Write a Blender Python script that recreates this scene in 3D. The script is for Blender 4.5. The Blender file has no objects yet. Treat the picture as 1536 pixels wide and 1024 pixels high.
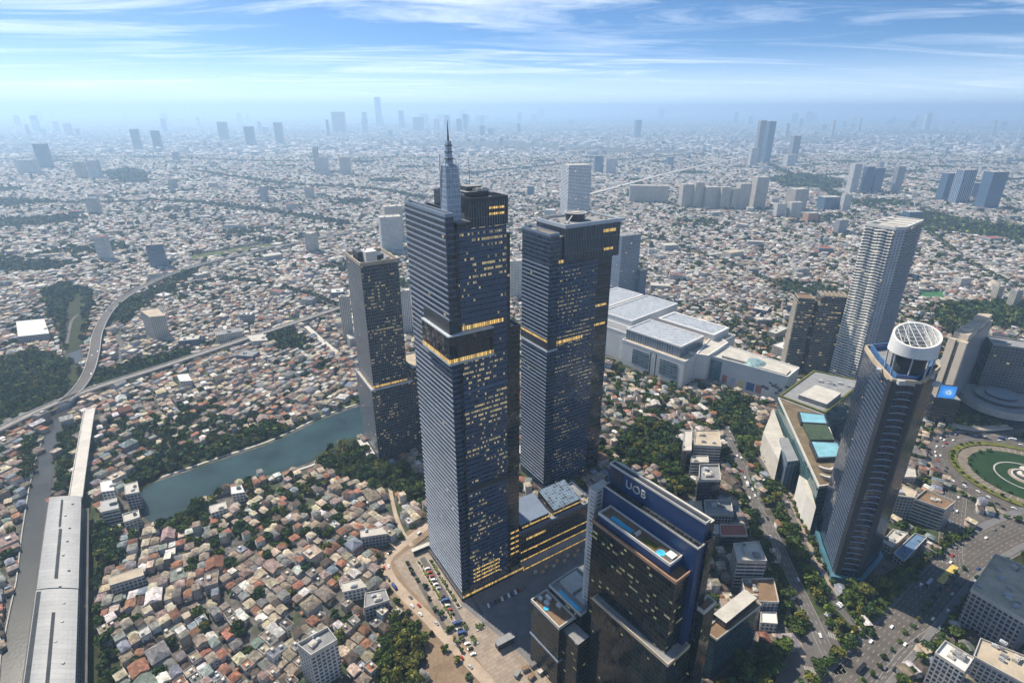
import bpy, math, random
import numpy as np
from mathutils import Vector, Matrix, noise as mnoise

random.seed(7)
rng = np.random.default_rng(11)
scene = bpy.context.scene
COL = scene.collection
R = math.radians

# ------------------------------------------------------------------ camera
FPX = 830.0                      # focal length in pixels of the 1536 px wide photograph
PITCH = math.atan(347 / 830)     # looking down
CAMZ = 390.0
cp, sp = math.cos(PITCH), math.sin(PITCH)
cam_d = bpy.data.cameras.new("camera")
cam = bpy.data.objects.new("camera", cam_d)
COL.objects.link(cam)
cam.location = (0, 0, CAMZ)
cam.rotation_euler = (math.pi / 2 - PITCH, 0, 0)
cam_d.sensor_width = 36
cam_d.lens = 36 * FPX / 1536
cam_d.clip_start = 1
cam_d.clip_end = 120000
scene.camera = cam

def at(px, py, z=0.0):
    u = (px - 768) / FPX; v = (512 - py) / FPX
    Y = cp + v * sp; Z = -sp + v * cp
    t = (z - CAMZ) / Z
    return (u * t, Y * t)
def proj(x, y, z=0.0):
    d = y * cp - (z - CAMZ) * sp
    up = y * sp + (z - CAMZ) * cp
    return 768 + FPX * x / d, 512 - FPX * up / d
def hgt(p, py):
    v = (512 - py) / FPX
    return CAMZ + p[1] * (v * cp - sp) / (cp + v * sp)
def ats(pts, z=0.0): return [at(x, y, z) for x, y in pts]

# ------------------------------------------------------------------ materials
def new_mat(name):
    m = bpy.data.materials.new(name); m.use_nodes = True
    nt = m.node_tree
    return m, nt, nt.nodes["Principled BSDF"]
def N(nt, typ, **kw):
    n = nt.nodes.new(typ)
    for k, v in kw.items(): setattr(n, k, v)
    return n
def math_n(nt, op, a, b=None, c=None):
    n = N(nt, "ShaderNodeMath", operation=op)
    for i, x in enumerate((a, b, c)):
        if x is None: continue
        if isinstance(x, (int, float)): n.inputs[i].default_value = x
        else: nt.links.new(x, n.inputs[i])
    return n.outputs[0]
def mix_n(nt, fac, a, b, blend='MIX'):
    n = N(nt, "ShaderNodeMix", data_type='RGBA', blend_type=blend)
    def put(i, x):
        if isinstance(x, (int, float)): n.inputs[i].default_value = x
        elif isinstance(x, tuple): n.inputs[i].default_value = (*x[:3], 1)
        else: nt.links.new(x, n.inputs[i])
    put(0, fac); put(6, a); put(7, b)
    return n.outputs[2]
def ramp_n(nt, fac, stops, interp='LINEAR'):
    n = N(nt, "ShaderNodeValToRGB"); r = n.color_ramp; r.interpolation = interp
    while len(r.elements) < len(stops): r.elements.new(0.5)
    for e, (p, c) in zip(r.elements, stops): e.position = p; e.color = (*c[:3], 1)
    nt.links.new(fac, n.inputs[0]); return n.outputs[0]
def obj_coord(nt): return N(nt, "ShaderNodeTexCoord").outputs["Object"]
def noise_n(nt, vec, scale, detail=4, rough=.55):
    n = N(nt, "ShaderNodeTexNoise"); n.inputs["Scale"].default_value = scale
    n.inputs["Detail"].default_value = detail; n.inputs["Roughness"].default_value = rough
    if vec is not None: nt.links.new(vec, n.inputs["Vector"])
    return n.outputs["Fac"]

_plain = {}
def plain(name, col, rough=.8, spec=.3, var=.18, scale=.15, metal=0.0, fine=None):
    """weathered plain surface: base colour with soft blotches and finer grime"""
    if name in _plain: return _plain[name]
    m, nt, b = new_mat(name)
    co = N(nt, "ShaderNodeNewGeometry").outputs["Position"]
    n1 = noise_n(nt, co, scale, 5, .6)
    n2 = noise_n(nt, co, scale * 9 if fine is None else fine, 3, .6)
    f = math_n(nt, 'ADD', math_n(nt, 'MULTIPLY', n1, .65), math_n(nt, 'MULTIPLY', n2, .35))
    lo = tuple(c * (1 - 1.7 * var) for c in col); hi = tuple(min(.95, c * (1 + 1.5 * var)) for c in col)
    nt.links.new(ramp_n(nt, f, [(.3, lo), (.7, hi)]), b.inputs["Base Color"])
    b.inputs["Roughness"].default_value = rough
    b.inputs["Specular IOR Level"].default_value = spec
    b.inputs["Metallic"].default_value = metal
    _plain[name] = m
    return m

def attr_mat(name, rough=.85, spec=.25, grime=.35, scale=.25, patch=0.0):
    """colour comes from the face attribute 'col' (every roof / wall / leaf clump its own), plus grime"""
    m, nt, b = new_mat(name)
    a = N(nt, "ShaderNodeAttribute", attribute_name="col")
    co = N(nt, "ShaderNodeNewGeometry").outputs["Position"]
    n = noise_n(nt, co, scale, 4, .65)
    g = ramp_n(nt, n, [(.25, (1 - grime,) * 3), (.75, (1 + grime * .6,) * 3)])
    v = N(nt, "ShaderNodeTexVoronoi"); v.inputs["Scale"].default_value = .42; nt.links.new(co, v.inputs["Vector"])
    sv = N(nt, "ShaderNodeSeparateColor"); nt.links.new(v.outputs["Color"], sv.inputs[0])
    pv_ = ramp_n(nt, sv.outputs[0], [(0, (1 - patch,) * 3), (.7, (1, 1, 1)), (1, (1 + patch * .8,) * 3)])
    fn = ramp_n(nt, noise_n(nt, co, 1.7, 3, .7), [(.3, (1 - patch * .8,) * 3), (.7, (1 + patch * .6,) * 3)])
    c = mix_n(nt, 1.0, mix_n(nt, 1.0, mix_n(nt, 1.0, a.outputs["Color"], g, 'MULTIPLY'), pv_, 'MULTIPLY'), fn, 'MULTIPLY')
    nt.links.new(c, b.inputs["Base Color"])
    b.inputs["Roughness"].default_value = rough
    b.inputs["Specular IOR Level"].default_value = spec
    return m

def facade(name, glass=(.012, .02, .035), frame=(.1, .12, .15), floor=4.0, bay=3.0, band=.25, mull=.1,
           lit=.05, cluster=.05, lit_col=(1.0, .62, .18), lit_str=1.2, rough=.12, wob=.03, frame_rough=.5,
           tint=.5, spec=.9, blind=.0, metal=0.0):
    """window grid in metres (UV): glass panes with individual tilt and tint, frames, lit rooms doubling as painted warm glints"""
    m, nt, b = new_mat(name)
    uv = N(nt, "ShaderNodeUVMap").outputs[0]
    s = N(nt, "ShaderNodeSeparateXYZ"); nt.links.new(uv, s.inputs[0])
    fu = math_n(nt, 'DIVIDE', s.outputs[0], bay); fv = math_n(nt, 'DIVIDE', s.outputs[1], floor)
    iu = math_n(nt, 'FLOOR', fu); iv = math_n(nt, 'FLOOR', fv)
    ru = math_n(nt, 'FRACT', fu); rv = math_n(nt, 'FRACT', fv)
    isframe = math_n(nt, 'MAXIMUM', math_n(nt, 'LESS_THAN', ru, mull), math_n(nt, 'LESS_THAN', rv, band))
    cell = N(nt, "ShaderNodeCombineXYZ")
    nt.links.new(iu, cell.inputs[0]); nt.links.new(iv, cell.inputs[1])
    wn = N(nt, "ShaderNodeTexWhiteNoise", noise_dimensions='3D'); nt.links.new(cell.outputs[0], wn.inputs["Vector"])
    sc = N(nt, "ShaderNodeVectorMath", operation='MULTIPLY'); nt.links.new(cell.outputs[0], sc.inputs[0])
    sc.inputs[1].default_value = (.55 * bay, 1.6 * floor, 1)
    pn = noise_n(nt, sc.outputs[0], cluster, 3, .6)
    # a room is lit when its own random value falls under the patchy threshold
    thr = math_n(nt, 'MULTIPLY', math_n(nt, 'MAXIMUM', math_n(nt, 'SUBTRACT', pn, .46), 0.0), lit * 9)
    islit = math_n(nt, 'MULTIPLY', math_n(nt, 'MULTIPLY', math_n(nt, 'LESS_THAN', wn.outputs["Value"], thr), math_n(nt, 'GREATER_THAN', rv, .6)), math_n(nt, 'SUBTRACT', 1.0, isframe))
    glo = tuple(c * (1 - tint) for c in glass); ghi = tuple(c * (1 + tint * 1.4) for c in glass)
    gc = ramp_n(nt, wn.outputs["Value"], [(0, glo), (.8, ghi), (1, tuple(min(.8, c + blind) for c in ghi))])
    co = N(nt, "ShaderNodeNewGeometry").outputs["Position"]
    gr = noise_n(nt, co, .06, 4, .6)
    fc = ramp_n(nt, gr, [(.3, tuple(c * .8 for c in frame)), (.7, tuple(min(.95, c * 1.15) for c in frame))])
    nt.links.new(mix_n(nt, isframe, mix_n(nt, math_n(nt, 'MULTIPLY', islit, .8), gc, (.34, .29, .18)), fc), b.inputs["Base Color"])  # tan in the lit panes also imitates patches of warm reflection
    nt.links.new(math_n(nt, 'ADD', math_n(nt, 'MULTIPLY', isframe, frame_rough - rough), rough), b.inputs["Roughness"])
    b.inputs["Specular IOR Level"].default_value = spec
    b.inputs["Metallic"].default_value = metal
    # every pane is mounted a touch off plumb, so the reflections break up
    g = N(nt, "ShaderNodeNewGeometry")
    vs = N(nt, "ShaderNodeVectorMath", operation='SUBTRACT'); nt.links.new(wn.outputs["Color"], vs.inputs[0]); vs.inputs[1].default_value = (.5, .5, .5)
    vm = N(nt, "ShaderNodeVectorMath", operation='SCALE'); nt.links.new(vs.outputs[0], vm.inputs[0]); vm.inputs["Scale"].default_value = wob
    va = N(nt, "ShaderNodeVectorMath", operation='ADD'); nt.links.new(g.outputs["Normal"], va.inputs[0]); nt.links.new(vm.outputs[0], va.inputs[1])
    vn = N(nt, "ShaderNodeVectorMath", operation='NORMALIZE'); nt.links.new(va.outputs[0], vn.inputs[0])
    nt.links.new(vn.outputs[0], b.inputs["Normal"])
    b.inputs["Emission Color"].default_value = (*lit_col, 1)
    br = math_n(nt, 'ADD', math_n(nt, 'MULTIPLY', N_sep(nt, wn.outputs["Color"]), 1.2), .25)
    nt.links.new(math_n(nt, 'MULTIPLY', math_n(nt, 'MULTIPLY', islit, br), lit_str), b.inputs["Emission Strength"])
    return m
def N_sep(nt, col):
    s = N(nt, "ShaderNodeSeparateColor"); nt.links.new(col, s.inputs[0]); return s.outputs[1]

def glow(name, col, strength, dash=None):
    """a lit strip: rows of warm lamps behind glass"""
    m, nt, b = new_mat(name)
    b.inputs["Base Color"].default_value = (*[c * .4 for c in col], 1)
    b.inputs["Emission Color"].default_value = (*col, 1)
    if dash:
        uv = N(nt, "ShaderNodeUVMap").outputs[0]
        s = N(nt, "ShaderNodeSeparateXYZ"); nt.links.new(uv, s.inputs[0])
        i = math_n(nt, 'FLOOR', math_n(nt, 'DIVIDE', s.outputs[0], dash))
        w = N(nt, "ShaderNodeTexWhiteNoise", noise_dimensions='1D'); nt.links.new(i, w.inputs["W"])
        f = math_n(nt, 'LESS_THAN', math_n(nt, 'FRACT', math_n(nt, 'DIVIDE', s.outputs[0], dash)), .68)
        nt.links.new(math_n(nt, 'MULTIPLY', math_n(nt, 'MULTIPLY', f, math_n(nt, 'ADD', w.outputs["Value"], .2)), strength), b.inputs["Emission Strength"])
    else:
        b.inputs["Emission Strength"].default_value = strength
    return m

def water_mat(name, col, rough=.12):
    m, nt, b = new_mat(name)
    co = N(nt, "ShaderNodeNewGeometry").outputs["Position"]
    n = noise_n(nt, co, .02, 4, .6)
    nt.links.new(ramp_n(nt, n, [(.3, tuple(c * .55 for c in col)), (.7, tuple(c * 1.5 for c in col))]), b.inputs["Base Color"])
    b.inputs["Roughness"].default_value = rough; b.inputs["Specular IOR Level"].default_value = .3
    bp = N(nt, "ShaderNodeBump"); bp.inputs["Strength"].default_value = .12; bp.inputs["Distance"].default_value = .5
    nt.links.new(noise_n(nt, co, .35, 4, .6), bp.inputs["Height"]); nt.links.new(bp.outputs[0], b.inputs["Normal"])
    return m

# ------------------------------------------------------------------ object helpers
def tag(o, label=None, cat=None, group=None, kind=None):
    if label: o["label"] = label
    if cat: o["category"] = cat
    if group: o["group"] = group
    if kind: o["kind"] = kind
    return o
def empty(name, loc, label, cat, group=None):
    o = bpy.data.objects.new(name, None); COL.objects.link(o)
    o.location = (loc[0], loc[1], loc[2] if len(loc) > 2 else 0); o.empty_display_size = 1
    bpy.context.view_layer.update() if False else None
    return tag(o, label, cat, group)

class MB:
    """collects faces (world coordinates, UVs in metres) and links them as ONE mesh object"""
    def __init__(s): s.v = []; s.f = []; s.m = []; s.uv = []
    def face(s, pts, mat=0, uv=None):
        i = len(s.v); s.v += [tuple(p) for p in pts]; s.f.append(tuple(range(i, i + len(pts)))); s.m.append(mat)
        s.uv += uv if uv else [(p[0], p[1]) for p in pts]
        return s
    def wall(s, p, q, z0, z1, mat=0, u0=0.0):
        L = math.hypot(q[0] - p[0], q[1] - p[1])
        z0b = z0 if isinstance(z0, tuple) else (z0, z0); z1b = z1 if isinstance(z1, tuple) else (z1, z1)
        s.face([(p[0], p[1], z0b[0]), (q[0], q[1], z0b[1]), (q[0], q[1], z1b[1]), (p[0], p[1], z1b[0])], mat,
               [(u0, z0b[0]), (u0 + L, z0b[1]), (u0 + L, z1b[1]), (u0, z1b[0])])
        return u0 + L
    def prism(s, poly, z0, z1, wall=0, top=0, bottom=False, cap=True):
        u = 0
        for i in range(len(poly)):
            u = s.wall(poly[i], poly[(i + 1) % len(poly)], z0, z1, wall, math.ceil(u / 6) * 6.0)
        if cap: s.face([(x, y, z1) for x, y in poly], top)
        if bottom: s.face([(x, y, z0) for x, y in reversed(poly)], top)
        return s
    def ring(s, poly, t, z0, z1, mat=0):
        """parapet of thickness t along the inside of a convex ccw polygon"""
        q = inset(poly, t); n = len(poly)
        for i in range(n):
            j = (i + 1) % n
            s.wall(poly[i], poly[j], z0, z1, mat); s.wall(q[j], q[i], z0, z1, mat)
            s.face([(*poly[i], z1), (*poly[j], z1), (*q[j], z1), (*q[i], z1)], mat)
        return s
    def box(s, c, size, ang=0.0, mat=0, top=None):
        w, d, h = size; ca, sa = math.cos(ang), math.sin(ang)
        P = [(c[0] + x * ca - y * sa, c[1] + x * sa + y * ca) for x, y in ((-w/2, -d/2), (w/2, -d/2), (w/2, d/2), (-w/2, d/2))]
        return s.prism(P, c[2], c[2] + h, mat, mat if top is None else top, bottom=True)
    def bar(s, p, q, r, mat=0, n=6):
        p = Vector(p); q = Vector(q); d = (q - p)
        if d.length < 1e-6: return s
        d.normalize(); up = Vector((0, 0, 1)) if abs(d.z) < .9 else Vector((1, 0, 0))
        x = d.cross(up).normalized(); y = d.cross(x)
        r0, r1 = r if isinstance(r, tuple) else (r, r)
        A = [p + (x * math.cos(t) + y * math.sin(t)) * r0 for t in [2 * math.pi * k / n for k in range(n)]]
        B = [q + (x * math.cos(t) + y * math.sin(t)) * r1 for t in [2 * math.pi * k / n for k in range(n)]]
        for k in range(n):
            j = (k + 1) % n; s.face([A[j], A[k], B[k], B[j]], mat)
        s.face(A, mat); s.face(list(reversed(B)), mat)
        return s
    def build(s, name, mats, parent=None):
        if not isinstance(mats, (list, tuple)): mats = [mats]
        org = Vector((0, 0, 0))
        if parent is not None:
            org = parent.matrix_basis.translation.copy() if parent.parent is None else Vector((0, 0, 0))
            root = parent
            tot = Vector((0, 0, 0))
            while root is not None: tot += root.location; root = root.parent
            org = tot
        else:
            a = np.array(s.v); org = Vector(((a[:, 0].min() + a[:, 0].max()) / 2, (a[:, 1].min() + a[:, 1].max()) / 2, a[:, 2].min()))
        me = bpy.data.meshes.new(name)
        me.from_pydata([(x - org.x, y - org.y, z - org.z) for x, y, z in s.v], [], s.f)
        me.polygons.foreach_set("material_index", s.m)
        uvl = me.uv_layers.new(name="UVMap"); uvl.data.foreach_set("uv", [c for p in s.uv for c in p])
        for m in mats: me.materials.append(m)
        me.update()
        o = bpy.data.objects.new(name, me); COL.objects.link(o)
        if parent is not None: o.parent = parent
        else: o.location = org
        return o
def inset(poly, t):
    n = len(poly); out = []
    for i in range(n):
        p0, p1, p2 = poly[i - 1], poly[i], poly[(i + 1) % n]
        def nrm(a, b):
            dx, dy = b[0] - a[0], b[1] - a[1]; L = math.hypot(dx, dy) or 1; return (-dy / L, dx / L)
        n1, n2 = nrm(p0, p1), nrm(p1, p2)
        k = 1 + n1[0] * n2[0] + n1[1] * n2[1]
        k = max(k, .3)
        out.append((p1[0] + (n1[0] + n2[0]) * t / k, p1[1] + (n1[1] + n2[1]) * t / k))
    return out
def ccw(poly):
    A = sum(poly[i][0] * poly[(i + 1) % len(poly)][1] - poly[(i + 1) % len(poly)][0] * poly[i][1] for i in range(len(poly)))
    return list(poly) if A > 0 else list(reversed(poly))
class Frame:
    def __init__(s, F, a):
        L = math.hypot(*a); s.F = F; s.a = (a[0] / L, a[1] / L); s.b = (-s.a[1], s.a[0]); s.ang = math.atan2(a[1], a[0])
    def p(s, u, v): return (s.F[0] + s.a[0] * u + s.b[0] * v, s.F[1] + s.a[1] * u + s.b[1] * v)
    def rect(s, u0, u1, v0, v1): return [s.p(u0, v0), s.p(u1, v0), s.p(u1, v1), s.p(u0, v1)]
def sheet(name, poly, z, mat, kind="structure"):
    o = MB().face([(x, y, z) for x, y in ccw(poly)]).build(name, mat)
    return tag(o, kind=kind)
def strip(mb, line, w0, w1, z, mat=0, zz=None):
    """ribbon between offsets w0..w1 (to the left of the line) at height z"""
    n = len(line); L = []; Rr = []; u = 0
    for i, p in enumerate(line):
        a = line[max(i - 1, 0)]; b = line[min(i + 1, n - 1)]
        dx, dy = b[0] - a[0], b[1] - a[1]; l = math.hypot(dx, dy); nx, ny = -dy / l, dx / l
        L.append((p[0] + nx * w1, p[1] + ny * w1)); Rr.append((p[0] + nx * w0, p[1] + ny * w0))
    for i in range(n - 1):
        l = math.hypot(line[i + 1][0] - line[i][0], line[i + 1][1] - line[i][1])
        za = z[i] if isinstance(z, list) else z; zb = z[i + 1] if isinstance(z, list) else z
        mb.face([(*Rr[i], za), (*Rr[i + 1], zb), (*L[i + 1], zb), (*L[i], za)], mat, [(u, w0), (u + l, w0), (u + l, w1), (u, w1)])
        u += l
    return L, Rr
def spline(pts, step=12.0):
    out = []
    P = [pts[0]] + list(pts) + [pts[-1]]
    for i in range(1, len(P) - 2):
        p0, p1, p2, p3 = P[i - 1], P[i], P[i + 1], P[i + 2]
        n = max(2, int(math.hypot(p2[0] - p1[0], p2[1] - p1[1]) / step))
        for k in range(n):
            t = k / n
            out.append(tuple(.5 * ((2 * p1[c]) + (-p0[c] + p2[c]) * t + (2 * p0[c] - 5 * p1[c] + 4 * p2[c] - p3[c]) * t * t + (-p0[c] + 3 * p1[c] - 3 * p2[c] + p3[c]) * t ** 3) for c in (0, 1)))
    out.append(tuple(pts[-1]))
    return out
ONES = "zeroth first second third fourth fifth sixth seventh eighth ninth tenth eleventh twelfth thirteenth fourteenth fifteenth sixteenth seventeenth eighteenth nineteenth twentieth".split()
TENS = {2: "twenty", 3: "thirty", 4: "forty", 5: "fifty", 6: "sixty", 7: "seventy", 8: "eighty", 9: "ninety"}
def ordinal(n):
    if n <= 20: return ONES[n]
    t, o = divmod(n, 10)
    return (TENS[t] + "-" + ONES[o]) if o else TENS[t][:-1] + "ieth"
def inside(poly, X, Y):
    X = np.asarray(X); Y = np.asarray(Y); res = np.zeros(X.shape, bool); n = len(poly)
    for i in range(n):
        x0, y0 = poly[i]; x1, y1 = poly[(i + 1) % n]
        c = ((y0 > Y) != (y1 > Y))
        with np.errstate(divide='ignore', invalid='ignore'):
            res ^= c & (X < (x1 - x0) * (Y - y0) / ((y1 - y0) if y1 != y0 else 1e-9) + x0)
    return res
def near_line(line, X, Y, d):
    X = np.asarray(X); Y = np.asarray(Y); res = np.zeros(X.shape, bool)
    for (x0, y0), (x1, y1) in zip(line[:-1], line[1:]):
        dx, dy = x1 - x0, y1 - y0; L2 = dx * dx + dy * dy + 1e-9
        t = np.clip(((X - x0) * dx + (Y - y0) * dy) / L2, 0, 1)
        res |= (X - x0 - t * dx) ** 2 + (Y - y0 - t * dy) ** 2 < d * d
    return res
NOBUILD = []       # polygons and (line, half width) where no house or tree may stand
def block(poly, grow=0.0):
    poly = ccw(poly)
    NOBUILD.append(('p', inset(poly, -grow) if grow else poly)); return poly
def blockl(line, w): NOBUILD.append(('l', line, w))
def blocked(X, Y):
    r = np.zeros(np.asarray(X).shape, bool)
    for e in NOBUILD:
        r |= inside(e[1], X, Y) if e[0] == 'p' else near_line(e[1], X, Y, e[2])
    return r
LAND = {}          # landmarks for labels: phrase -> ground point

# ------------------------------------------------------------------ light, sky, air
SUN_DIR = Vector((-.74, .67, 0)).normalized()
SUN_EL = R(50)
world = bpy.data.worlds.new("World"); scene.world = world; world.use_nodes = True
nt = world.node_tree; bg = nt.nodes["Background"]; bg.inputs["Strength"].default_value = .085
sky = N(nt, "ShaderNodeTexSky", sky_type='NISHITA'); sky.sun_disc = False
sky.sun_elevation = SUN_EL; sky.sun_rotation = math.atan2(SUN_DIR.x, SUN_DIR.y) % (2 * math.pi)
sky.altitude = 300; sky.air_density = 1.3; sky.dust_density = .3; sky.ozone_density = 4.0
tc = N(nt, "ShaderNodeTexCoord").outputs["Generated"]
sx = N(nt, "ShaderNodeSeparateXYZ"); nt.links.new(tc, sx.inputs[0])
zc = math_n(nt, 'MAXIMUM', sx.outputs[2], 0.0)
zs = math_n(nt, 'ADD', math_n(nt, 'MULTIPLY', zc, 3.6), .05)
cb = N(nt, "ShaderNodeCombineXYZ"); nt.links.new(sx.outputs[0], cb.inputs[0]); nt.links.new(sx.outputs[1], cb.inputs[1]); nt.links.new(zs, cb.inputs[2])
nv = N(nt, "ShaderNodeVectorMath", operation='NORMALIZE'); nt.links.new(cb.outputs[0], nv.inputs[0]); nt.links.new(nv.outputs[0], sky.inputs[0])
hs = N(nt, "ShaderNodeHueSaturation"); hs.inputs["Saturation"].default_value = 1.22; hs.inputs["Value"].default_value = .92; nt.links.new(sky.outputs[0], hs.inputs["Color"])
# cirrus: streaked noise on a high flat layer seen in perspective
den = math_n(nt, 'ADD', zc, .045)
cx = math_n(nt, 'DIVIDE', sx.outputs[0], den); cy = math_n(nt, 'DIVIDE', sx.outputs[1], den)
cv = N(nt, "ShaderNodeCombineXYZ")
nt.links.new(math_n(nt, 'ADD', math_n(nt, 'MULTIPLY', cx, .26), math_n(nt, 'MULTIPLY', cy, .07)), cv.inputs[0])
nt.links.new(math_n(nt, 'ADD', math_n(nt, 'MULTIPLY', cy, .85), math_n(nt, 'MULTIPLY', cx, -.09)), cv.inputs[1])
nA = N(nt, "ShaderNodeTexNoise"); nA.inputs["Scale"].default_value = 1.0; nA.inputs["Detail"].default_value = 9; nA.inputs["Roughness"].default_value = .66; nA.inputs["Distortion"].default_value = 1.1
nt.links.new(cv.outputs[0], nA.inputs["Vector"])
nB = N(nt, "ShaderNodeTexNoise"); nB.inputs["Scale"].default_value = .38; nB.inputs["Detail"].default_value = 3
nt.links.new(cv.outputs[0], nB.inputs["Vector"])
cl = math_n(nt, 'MULTIPLY', math_n(nt, 'SMOOTH_MIN', math_n(nt, 'MAXIMUM', math_n(nt, 'MULTIPLY', math_n(nt, 'SUBTRACT', nA.outputs["Fac"], .47), 4.0), 0.0), 1.0, .2), math_n(nt, 'MINIMUM', math_n(nt, 'MAXIMUM', math_n(nt, 'MULTIPLY', math_n(nt, 'SUBTRACT', nB.outputs["Fac"], .36), 5.0), .08), 1.0))
cl = math_n(nt, 'MULTIPLY', cl, .8)
col1 = mix_n(nt, cl, hs.outputs[0], (10.2, 10.6, 11.0))
# the haze layer that thickens above the horizon
hz = math_n(nt, 'POWER', math_n(nt, 'SUBTRACT', 1.0, math_n(nt, 'MINIMUM', math_n(nt, 'MULTIPLY', zc, 11.0), 1.0)), 1.5)
col2 = mix_n(nt, math_n(nt, 'MULTIPLY', hz, .92), col1, (7.2, 8.15, 9.2))
lowb = math_n(nt, 'ADD', math_n(nt, 'MULTIPLY', math_n(nt, 'MAXIMUM', math_n(nt, 'SUBTRACT', 1.0, math_n(nt, 'MULTIPLY', zc, 3.0)), 0.0), .3), 1.0)
vsc = N(nt, "ShaderNodeVectorMath", operation='SCALE'); nt.links.new(col2, vsc.inputs[0]); nt.links.new(lowb, vsc.inputs["Scale"])
nt.links.new(vsc.outputs[0], bg.inputs["Color"])

sd = bpy.data.lights.new("sun", 'SUN'); sd.energy = 5.0; sd.angle = R(.5); sd.color = (1.0, .91, .77)
so = bpy.data.objects.new("sun", sd); COL.objects.link(so); so.location = (-400, 300, 900)
so.rotation_euler = Vector((-SUN_DIR.x * math.cos(SUN_EL), -SUN_DIR.y * math.cos(SUN_EL), -math.sin(SUN_EL))).to_track_quat('-Z', 'Y').to_euler()

hm = bpy.data.materials.new("haze"); hm.use_nodes = True; hnt = hm.node_tree
hnt.nodes.remove(hnt.nodes["Principled BSDF"])
pv = N(hnt, "ShaderNodeVolumePrincipled"); pv.inputs["Color"].default_value = (.52, .745, 1.0, 1)
pv.inputs["Density"].default_value = 1.12e-4; pv.inputs["Anisotropy"].default_value = .35
hnt.links.new(pv.outputs[0], hnt.nodes["Material Output"].inputs["Volume"])
HZ = 30000
o = MB().prism([(-HZ, -2500), (HZ, -2500), (HZ, 45000), (-HZ, 45000)], -3.0, 640, bottom=True).build("haze", hm); tag(o, kind="stuff")

# ------------------------------------------------------------------ ground and water
gm, nt, b = new_mat("city_ground")
co = N(nt, "ShaderNodeNewGeometry").outputs["Position"]
n1 = noise_n(nt, co, .012, 6, .62); n2 = noise_n(nt, co, .11, 5, .65)
vor = N(nt, "ShaderNodeTexVoronoi"); vor.inputs["Scale"].default_value = .035; nt.links.new(co, vor.inputs["Vector"])
base = ramp_n(nt, n2, [(.28, (.05, .046, .042)), (.5, (.1, .092, .082)), (.72, (.21, .19, .165))])
grn = ramp_n(nt, n2, [(.3, (.022, .036, .014)), (.7, (.062, .085, .034))])
gfac = ramp_n(nt, n1, [(.5, (0, 0, 0)), (.58, (1, 1, 1))])
nt.links.new(mix_n(nt, gfac, base, grn), b.inputs["Base Color"]); b.inputs["Roughness"].default_value = .95; b.inputs["Specular IOR Level"].default_value = .1
sheet("ground", [(-29000, -2000), (29000, -2000), (29000, 44000), (-29000, 44000)], -.6, gm)

M = {}
M['asphalt'] = plain("asphalt", (.105, .092, .08), .85, .25, .22, .08)
M['old_asphalt'] = plain("worn_asphalt", (.115, .105, .098), .9, .2, .2, .06)
M['dust_road'] = plain("dusty_concrete_road", (.38, .3, .225), .9, .2, .2, .06)
M['pave'] = plain("paving", (.31, .25, .195), .9, .2, .2, .09)
def jointed(m, bw, bh, depth=.75, ang=.57):
    nt = m.node_tree; b = nt.nodes["Principled BSDF"]; src = b.inputs["Base Color"].links[0].from_socket
    br = N(nt, "ShaderNodeTexBrick"); br.inputs["Color1"].default_value = (1, 1, 1, 1); br.inputs["Color2"].default_value = (.86, .86, .86, 1); br.inputs["Mortar"].default_value = (depth * .7,) * 3 + (1,)
    br.inputs["Scale"].default_value = 1; br.inputs["Brick Width"].default_value = bw; br.inputs["Row Height"].default_value = bh; br.inputs["Mortar Size"].default_value = .12
    mp = N(nt, "ShaderNodeMapping"); mp.inputs["Rotation"].default_value = (0, 0, -ang); nt.links.new(N(nt, "ShaderNodeNewGeometry").outputs["Position"], mp.inputs[0]); nt.links.new(mp.outputs[0], br.inputs["Vector"])
    nt.links.new(mix_n(nt, 1.0, src, br.outputs["Color"], 'MULTIPLY'), b.inputs["Base Color"])
jointed(M['pave'], 6, 3.2)
M['dark_pave'] = plain("dark_paving", (.15, .145, .145), .8, .3, .2, .09)
M['concrete'] = plain("concrete", (.36, .345, .32), .85, .25, .16, .07)
M['pale_concrete'] = plain("pale_concrete", (.5, .47, .42), .85, .25, .15, .07)
M['white_paint'] = plain("road_marking_paint", (.36, .35, .32), .8, .25, .2, .4)
M['yellow_paint'] = plain("yellow_marking_paint", (.55, .42, .12), .8, .25, .25, .4)
M['lawn'] = plain("mown_lawn", (.02, .046, .018), .95, .1, .25, .08)
M['rough_grass'] = plain("rough_grass", (.085, .1, .035), .95, .1, .3, .05)
M['hedge'] = plain("clipped_hedge", (.12, .125, .03), .95, .1, .3, .15)
M['dirt'] = plain("bare_dirt", (.23, .165, .11), .95, .1, .25, .05)
M['canal'] = water_mat("canal_water", (.034, .034, .03), .2)
M['pond'] = water_mat("pond_water", (.022, .044, .044), .16)
M['pool'] = water_mat("pool_water", (.06, .42, .62), .08)

# pond
pond = ats([(208, 744), (222, 728), (250, 717), (292, 703), (330, 690), (400, 667), (432, 653), (480, 630), (520, 615), (548, 606), (575, 600), (600, 610),
            (590, 640), (560, 650), (520, 662), (495, 672), (470, 690), (440, 701), (415, 708), (390, 715), (360, 727), (330, 737), (300, 752), (262, 775), (236, 786), (212, 770)])
pond = spline(pond + [pond[0]], 15)[:-1]
block(pond, 2); sheet("pond_water", pond, -.2, M['pond'])
bank = spline(ats([(205, 742), (222, 724), (250, 713), (292, 699), (330, 686), (400, 663), (432, 649), (480, 626), (520, 611), (550, 602)]), 15)
mb = MB(); strip(mb, bank, 0, 2.6, -.1, 0); tag(mb.build("bank_path", M['pale_concrete']), kind="structure")
mb = MB(); strip(mb, bank, 2.6, 12, -.15, 0); tag(mb.build("grass_verge", M['rough_grass']), kind="structure"); blockl(bank, 6)
bank2 = spline(ats([(425, 709), (450, 702), (475, 693), (500, 678), (528, 664)]), 15)
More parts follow.
